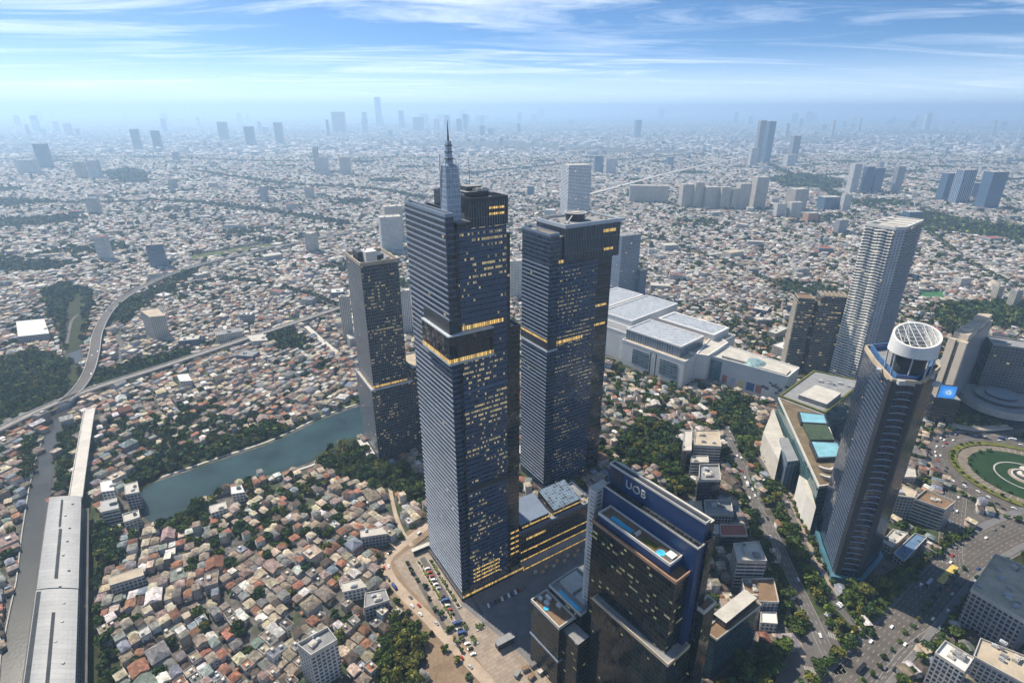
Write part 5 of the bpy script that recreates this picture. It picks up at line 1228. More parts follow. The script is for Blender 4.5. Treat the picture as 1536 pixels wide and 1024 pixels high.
# ------------------------------------------------------------------ scattered single blocks, generated
def in_view(P, margin=90):
    x, y = proj(P[0], P[1], 0); return -margin < x < 1536 + margin and y < 1024 + margin
r = random.Random(21)
MID = []
tries = 0
PAL_W = [("white", F_white), ("cream", F_cream), ("grey", F_grey), ("banded", F_band), ("bluish", F_blue)]
while len(MID) < 150 and tries < 6000:
    tries += 1
    x = r.uniform(-20, 1556); y = 214 + (r.random() ** 1.5) * 330
    P = at(x, y)
    if P[1] < 650: continue
    w, d = r.uniform(18, 52), r.uniform(14, 34); tall = r.random() < .42
    h = r.uniform(24, 75) if tall and P[1] > 1300 else r.uniform(9, 20)
    if 900 < x < 1250 and y > 300: h = min(h, 20)
    ang = r.uniform(-.7, .7)
    fr = Frame(P, (math.cos(ang), math.sin(ang))); poly = fr.rect(-w / 2, w / 2, 0, d)
    pts = np.array(poly + [fr.p(0, d / 2)])
    if blocked(pts[:, 0], pts[:, 1]).any() or in_green(pts[:, 0], pts[:, 1]).any(): continue
    if 520 < x < 790 and 300 < y < 420: continue
    nm, wm = r.choice(PAL_W)
    rn, rm = r.choice([("white", M['white_wall']), ("tan", M['tan_roof']), ("grey", M['grey_roof']), ("pale", M['pale_roof']), ("white", M['pale_roof']), ("red", M['red_roof'])])
    shape = "tall" if h > 45 else ("mid height" if h > 22 else "low")
    root, f_, L_, D_ = bld("?", poly, h, wm, rm, "building", .9, 2 if P[1] < 1500 else 0, "city_block", "blocks scattered through the city", seed=tries)
    MID.append((root, P, shape, nm, rn, x, y))
# far skyline, haze softened towers
SKY = []
for k in range(104):
    x = r.uniform(-10, 1550) if k % 2 else r.choice([r.uniform(20, 120), r.uniform(640, 860), r.uniform(180, 330), r.uniform(1180, 1500), r.uniform(600, 740)])
    y = r.choice([178, 180, 183, 186, 190, 196, 203]) + r.uniform(-1, 3)
    w = r.uniform(5, 11); top = y - r.uniform(5, 18) * (1.0 if y < 192 else 1.5)
    nm, wm = r.choice([("pale", F_white), ("grey", F_grey), ("bluish", F_blue), ("dark", F_dark)])
    P = at(x, y)
    if blocked(np.array([P[0]]), np.array([P[1]])).any(): continue
    root, *_ = far_tower("?", x, y, w, top, wm, M['grey_roof'], "tower", "skyline_tower", "hazy towers along the skyline", r.uniform(.6, 1), r.uniform(-.3, .5), 0)
    SKY.append((root, P, nm, x))

FARROADS = []
for q in ([(-20, 300), (120, 306), (260, 303), (400, 318), (520, 338)], [(300, 258), (420, 276), (560, 285), (640, 300)], [(955, 352), (1060, 384), (1150, 420), (1200, 436)], [(1150, 246), (1260, 296), (1330, 318)],
          [(1390, 345), (1440, 385), (1500, 420), (1560, 440)], [(-20, 240), (200, 236), (420, 243), (620, 236)], [(250, 440), (340, 420), (450, 440), (520, 470)], [(960, 500), (1010, 480), (1100, 505), (1180, 520)], [(1180, 270), (1300, 262), (1420, 275), (1560, 268)], [(700, 262), (820, 250), (1000, 236), (1200, 222)]):
    l_ = spline(ats(q), 60 if q[0][1] < 330 else 20); w_ = 16 if q[0][1] < 330 else 9
    mb = MB(); strip(mb, l_, -w_ / 2, w_ / 2, .04); tag(mb.build("city_street", M['old_asphalt']), kind="structure"); blockl(l_, w_ * .5 + (16 if w_ > 10 else 7)); FARROADS.append((l_, w_))
# ------------------------------------------------------------------ houses
ROOFS = [("grey brown", (.23, .185, .145), 20), ("slate grey", (.19, .185, .175), 11), ("beige", (.41, .34, .25), 24), ("terracotta", (.30, .145, .09), 6), ("rust brown", (.21, .105, .07), 7),
         ("pinkish brown", (.27, .20, .175), 9), ("white", (.56, .54, .5), 8), ("blue grey", (.2, .225, .26), 5), ("green grey", (.2, .225, .2), 3), ("dark brown", (.1, .075, .06), 8)]
RW = np.array([q[2] for q in ROOFS], float); RW /= RW.sum()
RC_ = np.array([q[1] for q in ROOFS])
WALLS = np.array([(.58, .56, .52), (.5, .45, .37), (.36, .35, .34), (.5, .4, .35), (.4, .45, .5), (.26, .23, .2), (.62, .6, .58), (.3, .3, .3)])
def hash2(i, j, s): return np.modf(np.abs(np.sin(i * 127.1 + j * 311.7 + s * 74.7) * 43758.5453))[0]
def gen_lots(xmin, xmax, ymin, ymax, cell, px_, py_, drop, seed):
    """lots on small rotated street grids, one orientation per district"""
    g = np.random.default_rng(seed); out = []
    nx, ny = int((xmax - xmin) / cell) + 1, int((ymax - ymin) / cell) + 1
    sx_ = xmin + (np.arange(nx)[:, None] + .5 + g.uniform(-.35, .35, (nx, ny))) * cell
    sy_ = ymin + (np.arange(ny)[None, :] + .5 + g.uniform(-.35, .35, (nx, ny))) * cell
    an = g.choice([.0, .25, .5, -.3, -.55, .75], (nx, ny)) + g.uniform(-.12, .12, (nx, ny)) + .1
    for a in range(nx):
        for b_ in range(ny):
            cx_, cy_ = sx_[a, b_], sy_[a, b_]
            X0, Y0 = proj(cx_, max(cy_, 120), 0)
            m = 830 * cell / max(cy_, 200)
            if not (-m - 60 < X0 < 1596 + m): continue
            n = int(cell * .95 / min(px_, py_))
            i, j = np.meshgrid(np.arange(-n, n + 1), np.arange(-n, n + 1), indexing='ij'); i = i.ravel(); j = j.ravel()
            big = hash2(i // 2, j // 2, seed + a * 7 + b_) < .13
            keep = ~big | ((i % 2 == 0) & (j % 2 == 0))
            i, j, big = i[keep], j[keep], big[keep]
            u = (i + np.where(big, .5, 0)) * px_ + (i // 10) * 4.0; v = (j + np.where(big, .5, 0)) * py_ + (j // 2) * 2.6
            u = u + g.uniform(-.08, .08, u.size) * px_; v = v + g.uniform(-.08, .08, v.size) * py_
            u = u + 3.5 * np.sin(v * .03 + a); v = v + 4.0 * np.sin(u * .021 + b_)
            ca, sa = math.cos(an[a, b_]), math.sin(an[a, b_])
            x = cx_ + u * ca - v * sa; y = cy_ + u * sa + v * ca
            d0 = np.hypot(x - cx_, y - cy_); ok = d0 < cell * 1.0
            for da in (-1, 0, 1):
                for db in (-1, 0, 1):
                    if (da or db) and 0 <= a + da < nx and 0 <= b_ + db < ny:
                        ok &= np.hypot(x - sx_[a + da, b_ + db], y - sy_[a + da, b_ + db]) > d0 + 1.8
            ok &= (g.random(x.size) > drop)
            x, y, big = x[ok], y[ok], big[ok]
            k = x.size
            w = px_ * g.uniform(.74, 1.03, k) * np.where(big, 1.85, 1); d = py_ * g.uniform(.72, 1.02, k) * np.where(big, 1.8, 1)
            out.append(np.stack([x, y, np.full(k, an[a, b_]) + g.uniform(-.06, .06, k), w, d, big.astype(float)], 1))
    A = np.concatenate(out)
    X, Y = proj(A[:, 0], A[:, 1], 0)
    A = A[(A[:, 1] >= ymin) & (A[:, 1] < ymax) & (X > -110) & (X < 1646) & (Y < 1130)]
    A = A[~blocked(A[:, 0], A[:, 1])]
    A = A[~in_green(A[:, 0], A[:, 1])]
    return A
lots = [gen_lots(-1450, 1550, 200, 1250, 150, 7.4, 9.2, .07, 3), gen_lots(-2700, 2800, 1250, 2700, 230, 10.5, 11.2, .09, 5), gen_lots(-5600, 5600, 2700, 5600, 420, 15.5, 15.5, .14, 6)]
LOT = np.concatenate(lots); nL = len(LOT)
g = np.random.default_rng(77)
# patchy neighbourhoods: groves and empty lots
def lowf(x, y, s, seed):
    return (np.sin(x * s + seed) * np.cos(y * s * 1.13 + seed * 2.1) + np.sin((x + y) * s * .61 + seed * 3.3) * .8 + np.sin((x - 1.7 * y) * s * .37 + seed) * .7) / 2.5
gv = lowf(LOT[:, 0], LOT[:, 1], .013, 1.7) + g.uniform(-.25, .25, nL)
right_side = (LOT[:, 0] > 60) & (LOT[:, 1] < 1150)
is_tree = (gv > np.where(LOT[:, 1] > 650, .64, .56)) | (right_side & (g.random(nL) < .30)) | (g.random(nL) < .075)
TREE_LOTS = LOT[is_tree]; H = LOT[~is_tree]; nH = len(H)
rk = g.choice(len(ROOFS), nH, p=RW)
distY = H[:, 1]
rt = g.choice(3, nH, p=[.34, .40, .26])            # 0 hip 1 gable 2 flat
hh = g.uniform(3.0, 6.2, nH) + np.where(g.random(nH) < .16, 3.2, 0) + H[:, 5] * g.uniform(0, 3.5, nH)
hh = np.where((rt == 2) & (g.random(nH) < .3), hh + 3.5, hh)
wk = g.choice(len(WALLS), nH)
rcol = RC_[rk] * g.uniform(.78, 1.28, (nH, 1)) * g.uniform(.93, 1.07, (nH, 3))
far_w = np.clip((distY - 600) / 900, 0, 1)[:, None] * .42       # the share of pale roofs grows with distance
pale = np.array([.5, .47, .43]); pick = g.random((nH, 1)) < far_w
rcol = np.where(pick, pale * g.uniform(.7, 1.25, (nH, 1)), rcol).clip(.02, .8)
wcol = (WALLS[wk] * g.uniform(.75, 1.15, (nH, 1))).clip(.02, .8)
M_roof = attr_mat("house_roof", .85, .2, .34, .5, .38); M_wall = attr_mat("house_wall", .9, .2, .25, .4)
def house_arrays(h, typ, z, rcol, wcol):
    """walls and roof of every row of h=(x,y,ang,w,d,..) as vertex and face arrays"""
    n = len(h); ca, sa = np.cos(h[:, 2]), np.sin(h[:, 2])
    def pt(lx, ly, lz): return np.stack([h[:, 0] + lx * ca - ly * sa, h[:, 1] + lx * sa + ly * ca, lz], 1)
    w, d = h[:, 3] / 2, h[:, 4] / 2
    swap = d > w
    V = []; 
    for zz in (np.full(n, -.5), z):
        for s, t in ((-1, -1), (1, -1), (1, 1), (-1, 1)): V.append(pt(s * w, t * d, zz))
    ov = np.where(typ == 2, 0.0, .55); ez = np.where(typ == 2, z + .35, z - .12)
    for s, t in ((-1, -1), (1, -1), (1, 1), (-1, 1)): V.append(pt(s * (w + ov), t * (d + ov), ez))
    rise = np.where(typ == 2, .0, np.minimum(w, d) * (.5 + .12 * np.sin(h[:, 0] * 3.1)))
    L = np.maximum(w, d); S = np.minimum(w, d)
    rl = np.where(typ == 0, L - S * .85, np.where(typ == 1, L + ov, L * .3)); 
    rx = np.where(swap, 0, rl); ry = np.where(swap, rl, 0)
    V.append(pt(-rx, -ry, ez + rise)); V.append(pt(rx, ry, ez + rise))
    V = np.stack(V, 1)                                   # n, 14, 3
    return V, swap
def build_houses(name, h, typ, z, rcol, wcol):
    V, swap = house_arrays(h, typ, z, rcol, wcol); n = len(h)
    base = (np.arange(n) * 14)[:, None]
    wallq = np.array([[0, 1, 5, 4], [1, 2, 6, 5], [2, 3, 7, 6], [3, 0, 4, 7]])
    # ridge along x: faces front (8,9,13,12) right (9,10,13) back (10,11,12,13) left (11,8,12)
    q_a = np.array([[8, 9, 13, 12], [10, 11, 12, 13]]); t_a = np.array([[9, 10, 13], [11, 8, 12]])
    q_b = np.array([[9, 10, 13, 12], [11, 8, 12, 13]]); t_b = np.array([[10, 11, 13], [8, 9, 12]])
    quads = [wallq[None] + base[:, :, None]]
    rq = np.where(swap[:, None, None], q_b[None], q_a[None]) + base[:, :, None]
    rtri = np.where(swap[:, None, None], t_b[None], t_a[None]) + base[:, :, None]
    Q = np.concatenate([quads[0].reshape(-1, 4), rq.reshape(-1, 4)]); Tt = rtri.reshape(-1, 3)
    me = bpy.data.meshes.new(name)
    me.vertices.add(n * 14); me.vertices.foreach_set("co", V.reshape(-1).astype(np.float32))
    nl = Q.size + Tt.size; me.loops.add(nl); me.loops.foreach_set("vertex_index", np.concatenate([Q.reshape(-1), Tt.reshape(-1)]).astype(np.int32))
    npoly = len(Q) + len(Tt); me.polygons.add(npoly)
    st_ = np.concatenate([np.arange(len(Q)) * 4, len(Q) * 4 + np.arange(len(Tt)) * 3]).astype(np.int32)
    me.polygons.foreach_set("loop_start", st_)
    mi = np.concatenate([np.zeros(4 * n), np.ones(2 * n), np.ones(2 * n)]).astype(np.int32)
    me.polygons.foreach_set("material_index", mi)
    at_ = me.attributes.new("col", 'FLOAT_COLOR', 'FACE')
    c = np.concatenate([np.repeat(wcol, 4, 0), np.repeat(rcol, 2, 0), np.repeat(rcol * .97, 2, 0)]); c = np.concatenate([c, np.ones((len(c), 1))], 1)
    at_.data.foreach_set("color", c.reshape(-1).astype(np.float32))
    me.materials.append(M_wall); me.materials.append(M_roof)
    me.update(calc_edges=True); me.validate()
    o = bpy.data.objects.new(name, me); COL.objects.link(o); return o
PX, PY = proj(H[:, 0], H[:, 1], hh)
size = np.sqrt(H[:, 3] * H[:, 4]) / np.sqrt(H[:, 0] ** 2 + H[:, 1] ** 2 + CAMZ ** 2)
vis = (PX > -4) & (PX < 1540) & (PY < 1034)
# houses hidden behind the big towers are not shown; leave them to the mass
size = np.where(vis, size, 0)
top = np.argsort(-size)[:300]
mass = np.ones(nH, bool); mass[top] = False
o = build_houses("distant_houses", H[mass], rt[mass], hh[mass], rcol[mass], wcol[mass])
tag(o, "sea of small low houses stretching to the horizon", "houses", kind="stuff")
# little lean-tos, sheds and tanks between the nearer houses: clutter nobody could count
near = np.where(mass & (distY < 1000))[0]; near = np.concatenate([near, top])
cl = H[np.repeat(near, 2)].copy(); k = len(cl); gg = np.random.default_rng(5)
sd_ = gg.choice([-1, 1], k); ax = gg.random(k) < .5
lx = np.where(ax, sd_ * cl[:, 3] * .5, gg.uniform(-.45, .45, k) * cl[:, 3]); ly = np.where(ax, gg.uniform(-.45, .45, k) * cl[:, 4], sd_ * cl[:, 4] * .5)
x = cl[:, 0] + lx * np.cos(cl[:, 2]) - ly * np.sin(cl[:, 2]); y = cl[:, 1] + lx * np.sin(cl[:, 2]) + ly * np.cos(cl[:, 2])
cl[:, 0], cl[:, 1] = x, y; cl[:, 3] = gg.uniform(1.2, 4.5, k); cl[:, 4] = gg.uniform(1.2, 4.0, k)
okc = ~blocked(x, y); cl = cl[okc]; k = len(cl)
o = build_houses("shed_clutter", cl, np.where(gg.random(k) < .6, 2, 1), gg.uniform(1.8, 4.2, k), (RC_[gg.choice(len(ROOFS), k)] * gg.uniform(.7, 1.5, (k, 1))).clip(.03, .75), (WALLS[gg.choice(len(WALLS), k)] * .8))
tag(o, "jumble of small sheds, awnings and lean-tos packed between the houses", "sheds", kind="stuff")

# the three hundred nearest houses, each a thing with its wall and roof
LAND.update({"station roof": at(100, 800), "canal": at(40, 850), "pond": at(330, 720), "grove by the dirt lot": at(600, 980), "white apartment block with a black side": at(476, 985),
             "railway viaduct": at(240, 551), "dusty street": at(600, 885), "bottom edge of the photo": at(320, 1040), "west end of the pond": at(250, 780), "white flat house by the dusty street": at(531, 885),
             "pale hall above the street corner": at(560, 805), "tan school like hall by the station": at(190, 870), "boulevard": at(1140, 800), "avenue": at(1415, 868), "roundabout": RC, "glass office by the junction": at(1098, 960)})
LN = list(LAND.keys()); LPT = np.array([LAND[k] for k in LN])
SHORT = {"bank tower with the blue sign wall": "the bank tower", "white apartment block with a black side": "the white flats", "white flat house by the dusty street": "the white house",
         "short dark tower beside the pond": "the short tower", "pale hall above the street corner": "the pale hall", "tan school like hall by the station": "the tan hall",
         "grove by the dirt lot": "the grove", "bottom edge of the photo": "the photo's bottom", "west end of the pond": "the pond tip", "glass office by the junction": "the glass office"}
def nearest_land(P): i = int(np.argmin(np.hypot(LPT[:, 0] - P[0], LPT[:, 1] - P[1]))); return LN[i], float(np.hypot(LPT[i, 0] - P[0], LPT[i, 1] - P[1]))
FORM = ["hip roofed", "gable roofed", "flat roofed"]
recs = {}
def mesh_from(name, verts, faces, mat, col, org, parent):
    me = bpy.data.meshes.new(name); me.from_pydata([(v[0] - org[0], v[1] - org[1], v[2]) for v in verts], [], faces)
    a = me.attributes.new("col", 'FLOAT_COLOR', 'FACE'); a.data.foreach_set("color", [c for _ in faces for c in (*col, 1.0)])
    me.materials.append(mat); me.update(); o = bpy.data.objects.new(name, me); COL.objects.link(o); o.parent = parent; return o
SIZEW = ["small", "", "large"]
area = H[:, 3] * H[:, 4]; q1, q2 = np.quantile(area[top], [.33, .75])
M_hwin = plain("house_window", (.04, .045, .05), .3, .5, .2, .3)
for idx in top:
    h1 = H[idx:idx + 1]; V, swp = house_arrays(h1, rt[idx:idx + 1], hh[idx:idx + 1], None, None); V = V[0]; P = (float(H[idx, 0]), float(H[idx, 1]))
    root = empty("house", P, None, "house", "low houses packed near the towers")
    wl = mesh_from("wall", V[:8], [(0, 1, 5, 4), (1, 2, 6, 5), (2, 3, 7, 6), (3, 0, 4, 7)], M_wall, wcol[idx], P, root)
    rv = V[8:14]
    fs = [(1, 2, 5, 4), (3, 0, 4, 5), (2, 3, 5), (0, 1, 4)] if swp[0] else [(0, 1, 5, 4), (2, 3, 4, 5), (1, 2, 5), (3, 0, 4)]
    rf = mesh_from("roof", rv, fs, M_roof, rcol[idx], P, root)
    hr = random.Random(int(idx)); fr = Frame(P, (math.cos(H[idx, 2]), math.sin(H[idx, 2]))); w2, d2, zt = H[idx, 3] / 2, H[idx, 4] / 2, float(hh[idx])
    if rt[idx] == 2:
        mb = MB(); mb.ring(fr.rect(-w2 - .1, w2 + .1, -d2 - .1, d2 + .1), .3, zt - .3, zt + .95); mb.build("parapet", M['concrete'], root)
        mb = MB(); mb.box((*fr.p(hr.uniform(-.5, .5) * w2, hr.uniform(-.5, .5) * d2), zt + .3), (w2 * .6, d2 * .55, 2.0), fr.ang); mb.build("stair_head", M['pale_concrete'], root)
    elif hr.random() < .6:
        lw = w2 * hr.uniform(.5, .95); mb = MB(); q = fr.rect(-lw, lw, -d2 - 2.2, -d2 + .05)
        mb.face([(*q[0], zt * .55), (*q[1], zt * .55), (*q[2], zt * .72), (*q[3], zt * .72)]); mb.face([(*q[3], zt * .72 - .15), (*q[2], zt * .72 - .15), (*q[1], zt * .55 - .15), (*q[0], zt * .55 - .15)])
        mb.build("awning", hr.choice([M['tan_roof'], M['grey_roof'], M['zinc'], M['red_roof']]), root)
    if hr.random() < .35:
        mb = MB(); c_ = fr.p(hr.uniform(-.4, .4) * w2, d2 + .8) if rt[idx] != 2 else fr.p(w2 * .6, d2 * .6); zb = zt if rt[idx] == 2 else 0
        if zb: mb.prism(circ(.7, 8, c=c_), zb, zb + 1.7); mb.build("water_tank", hr.choice([M['dark_steel'], M['bank_blue'], M['gold_roof']]), root)
    for sgn in (-.5, .5):
        if zt > 4.2:
            for zz in ([1.6] if zt < 6.5 else [1.6, 4.6]):
                mb = MB(); c_ = fr.p(sgn * w2, -d2 - .03); mb.box((c_[0], c_[1], zz), (1.3, .12, 1.2), fr.ang); mb.build("window", M_hwin, wl)
    ln, dd = nearest_land(P)
    sz = SIZEW[0 if area[idx] < q1 else (1 if area[idx] < q2 else 2)]
    key = (sz, ROOFS[rk[idx]][0] if not pick[idx, 0] else "pale", FORM[rt[idx]], ln)
    recs.setdefault(key, []).append((dd, root))
for (sz, c, fm, ln), lst in recs.items():
    lst.sort(key=lambda t: t[0])
    for i, (dd, root) in enumerate(lst):
        art = (sz + " " if sz else "") + c
        root["label"] = f"{art} {fm} house nearest the {ln}" if i == 0 else f"{art} {fm} house, {ordinal(i + 1)} nearest the {ln}"
recs = {}
for root, P, shape, nm, rn, x, y in MID:
    ln = min(LAND, key=lambda k: abs(proj(*LAND[k], 0)[0] - x) * .6 + abs(proj(*LAND[k], 0)[1] - y)); dd = math.hypot(P[0] - LAND[ln][0], P[1] - LAND[ln][1])
    recs.setdefault((shape, nm, rn, ln), []).append((dd, root))
for (shape, nm, rn, ln), lst in recs.items():
    lst.sort(key=lambda t: t[0])
    for i, (dd, root) in enumerate(lst): root["label"] = f"{shape} {nm} walled block with {rn} roof, {ordinal(i + 1) + ' ' if i else ''}nearest the {SHORT.get(ln, ln)}"
recs = {}
for root, P, nm, x in SKY: recs.setdefault(nm, []).append((x, root))
for nm, lst in recs.items():
    lst.sort(key=lambda t: t[0])
    for i, (x, root) in enumerate(lst): root["label"] = f"{nm} hazy skyline tower, {ordinal(i + 1)} from the left among {nm} ones"

# ------------------------------------------------------------------ trees
M_leaf = attr_mat("foliage", .9, .12, .3, .6)
M_bark = plain("bark", (.1, .075, .055), .95, .1, .25, 1.0)
HUES = [("dark green", (.05, .082, .022)), ("mid green", (.088, .122, .028)), ("olive green", (.145, .145, .034)), ("blue green", (.052, .086, .036))]
def crown_arrays(n, hue, seed, lobes=7, leaf=.2):
    """leaf clumps of a unit crown (radius about 1, base at z=0.55): centres, normals, sizes, colours"""
    g = np.random.default_rng(seed); k = lobes
    lc = np.stack([g.uniform(-.55, .55, k), g.uniform(-.55, .55, k), g.uniform(.75, 1.5, k)], 1); lc[0] = (0, 0, 1.25); lr = g.uniform(.34, .58, k)
    li = g.integers(0, k, n); d = g.normal(size=(n, 3)); d /= np.linalg.norm(d, axis=1)[:, None]; d[:, 2] = np.abs(d[:, 2]) * .9 - .15
    rad = lr[li] * g.uniform(.62, 1.06, n); c = lc[li] + d * rad[:, None] * np.array([1.1, 1.1, .8])
    nrm = d + g.normal(size=(n, 3)) * .55; nrm /= np.linalg.norm(nrm, axis=1)[:, None]
    sz = leaf * g.uniform(.6, 1.35, n)
    tone = g.uniform(.65, 1.5, n) * (g.uniform(.75, 1.3, k)[li])
    col = np.array(hue)[None] * tone[:, None] * g.uniform(.9, 1.1, (n, 3))
    return c, nrm, sz, col
def clump_quads(c, nrm, sz):
    n = len(c); up = np.where(np.abs(nrm[:, 2:3]) < .9, np.array([[0, 0, 1.0]]), np.array([[1.0, 0, 0]]))
    a = np.cross(nrm, up); a /= np.linalg.norm(a, axis=1)[:, None]; b_ = np.cross(nrm, a)
    s = sz[:, None]; ph = (np.arange(n) * 2.399)[:, None]; a2 = a * np.cos(ph) + b_ * np.sin(ph); b2 = -a * np.sin(ph) + b_ * np.cos(ph)
    return np.stack([c - a2 * s, c - b2 * s * .8, c + a2 * s, c + b2 * s * .8], 1)
def mesh_quads(name, V4, col, mats):
    n = len(V4); me = bpy.data.meshes.new(name); me.vertices.add(n * 4); me.vertices.foreach_set("co", V4.reshape(-1).astype(np.float32))
    me.loops.add(n * 4); me.loops.foreach_set("vertex_index", np.arange(n * 4, dtype=np.int32)); me.polygons.add(n); me.polygons.foreach_set("loop_start", (np.arange(n) * 4).astype(np.int32))
    a = me.attributes.new("col", 'FLOAT_COLOR', 'FACE'); a.data.foreach_set("color", np.concatenate([col, np.ones((n, 1))], 1).reshape(-1).astype(np.float32))
    for m in mats: me.materials.append(m)
    me.update(calc_edges=True); return me
tp = []; tz = []
g = np.random.default_rng(31)
for k, (poly_, sp_c) in TREEZ.items():
    p = ZP[k]; a = np.array(p); xs = np.arange(a[:, 0].min(), a[:, 0].max(), sp_c * .82); ys = np.arange(a[:, 1].min(), a[:, 1].max(), sp_c * .82)
    X, Y = np.meshgrid(xs, ys); X = X.ravel() + g.uniform(-.42, .42, X.size) * sp_c; Y = Y.ravel() + g.uniform(-.42, .42, Y.size) * sp_c
    ok = inside(p, X, Y) & (g.random(X.size) < .93)
    if "canal" not in k and "boulevard" not in k and "avenue" not in k: ok &= ~blocked(X, Y)
    else:
        ok &= ~near_line(ROADS["boulevard"], X, Y, 7) & ~near_line(ROADS["avenue"], X, Y, 20) & ~near_line(ROADS["service_lane"], X, Y, 5) & ~inside(canal, X, Y)
    for x, y in zip(X[ok], Y[ok]): tp.append((x, y, sp_c * g.uniform(.42, .74))); tz.append(k)
# street trees
def line_trees(name, line, off, gap, s=4.2):
    acc = 0
    for a, c in zip(line[:-1], line[1:]):
        l = math.hypot(c[0] - a[0], c[1] - a[1]); ux, uy = (c[0] - a[0]) / l, (c[1] - a[1]) / l; t = -acc
        while t < l:
            if t >= 0:
                x, y = a[0] + ux * t - uy * off + random.uniform(-1.5, 1.5), a[1] + uy * t + ux * off + random.uniform(-1.5, 1.5)
                tp.append((x, y, s * random.uniform(.7, 1.25))); tz.append(name)
            t += gap
        acc = (acc + l) % gap
line_trees("beside the service lane", ROADS["service_lane"], 6.5, 9, 3.6)
line_trees("on the left verge of the avenue", [p for p in ROADS["avenue"] if p[1] < 430], 17.5, 7, 4.2)
line_trees("on the avenue median", [p for p in ROADS["avenue"] if p[1] < 400], -3.8, 12, 2.6)
line_trees("around the roundabout garden", circ(69, 70, 1.6, 4.9), 0, 9, 2.4)
line_trees("around the roundabout lawn", circ(52, 60, 1.6, 4.9), 0, 14, 2.8)
line_trees("on the forecourt", ats([(618, 842), (708, 985)]), -4, 12, 2.6)
line_trees("on the right verge of the avenue", [p for p in ROADS["avenue"] if p[1] < 420], -21.5, 7.5, 4)
line_trees("on the avenue pavement", [p for p in ROADS["avenue"] if p[1] < 420], 22, 10, 4)
line_trees("along the bank path of the pond", bank, 8, 11, 4.2)
line_trees("by the dusty street", ROADS["dusty_street"], -8, 16, 3.4)
line_trees("around the roundabout kerb", circ(104, 60, 2.4, 4.4), 0, 10, 3.6)
for l_, w_ in FARROADS:
    for sg in (-1, 1): line_trees(None, l_, sg * (w_ * .5 + (9 if w_ > 10 else 4)), 14 if w_ > 10 else 9, 8 if w_ > 10 else 4.5)
for t in TREE_LOTS:
    n = 2 if t[1] < 1400 else (2 if t[1] < 2800 else 3)
    for q in range(n):
        s_ = g.uniform(3.0, 6.2) if t[1] < 1400 else g.uniform(5, 9)
        tp.append((t[0] + g.uniform(-.35, .35) * t[3], t[1] + g.uniform(-.35, .35) * t[4], min(s_, 11))); tz.append(None)
# green fringes: trees between the houses
k = np.where(distY < 1500)[0]; k = k[g.random(len(k)) < .13]
for i in k:
    s_ = H[i]; a = s_[2] + (g.integers(0, 4) * math.pi / 2 + math.pi / 4); rr_ = .72 * max(s_[3], s_[4])
    x, y = s_[0] + rr_ * math.cos(a), s_[1] + rr_ * math.sin(a)
    if not blocked(np.array([x]), np.array([y]))[0]: tp.append((x, y, g.uniform(1.8, 3.6))); tz.append(None)
tp = np.array(tp); nT = len(tp); hue = g.choice(4, nT, p=[.4, .28, .14, .18])
for i, z_ in enumerate(tz):
    if z_ and "grove by" in z_: hue[i] = g.choice([1, 2], p=[.4, .6])
    if z_ and ("park left" in z_ or "west bank" in z_): hue[i] = g.choice([0, 1, 2], p=[.4, .3, .3])
QX, QY = proj(tp[:, 0], tp[:, 1], 6)
tsz = tp[:, 2] / np.sqrt(tp[:, 0] ** 2 + tp[:, 1] ** 2 + 380 ** 2)
tsz = np.where((QX > 0) & (QX < 1536) & (QY < 1022), tsz, 0)
ttop = np.argsort(-tsz)[:300]; tm = np.ones(nT, bool); tm[ttop] = False
crowns = {}
for h_ in range(4):
    for v_ in range(3):
        c, nr, sz, col = crown_arrays(620, HUES[h_][1], 100 + h_ * 7 + v_, 6 + v_ * 2, .15)
        crowns[(h_, v_)] = mesh_quads("crown", clump_quads(c, nr, sz), col, [M_leaf])
tb = MB(); tb.bar((0, 0, -.1), (.02, .01, .75), (.07, .05), 0, 7)
for a in (0.3, 2.2, 4.2): tb.bar((.02, .01, .7), (.35 * math.cos(a), .35 * math.sin(a), 1.15), (.045, .02), 0, 5)
trunk0 = tb.build("trunk", M_bark); trunk_me = trunk0.data
trunk_me.transform(Matrix.Translation(trunk0.location)); bpy.data.objects.remove(trunk0)
recs = {}
q1, q2 = np.quantile(tp[ttop, 2], [.33, .67])
for i in ttop:
    x, y, s = tp[i]; v_ = int(i) % 3
    root = empty("tree", (x, y), None, "tree", "trees near the towers"); root.scale = (s, s, s * (.85 + .3 * ((i * 37) % 11) / 11)); root.rotation_euler = (0, 0, (i * 1.7) % 6.28)
    for me in (trunk_me, crowns[(int(hue[i]), v_)]):
        o = bpy.data.objects.new(me.name.split('.')[0], me); COL.objects.link(o); o.parent = root
    zn = tz[i] or "among the houses"
    ln, dd = nearest_land((x, y)); szn = "small" if s < q1 else ("" if s < q2 else "broad")
    recs.setdefault((szn, HUES[hue[i]][0], zn, ln), []).append((dd, root))
for (szn, hn, zn, ln), lst in recs.items():
    lst.sort(key=lambda t: t[0])
    for i, (dd, root) in enumerate(lst):
        root["label"] = f"{szn + ' ' if szn else ''}{hn} tree {zn}, {ordinal(i + 1) + ' ' if i else ''}nearest {SHORT.get(ln, ln)}"
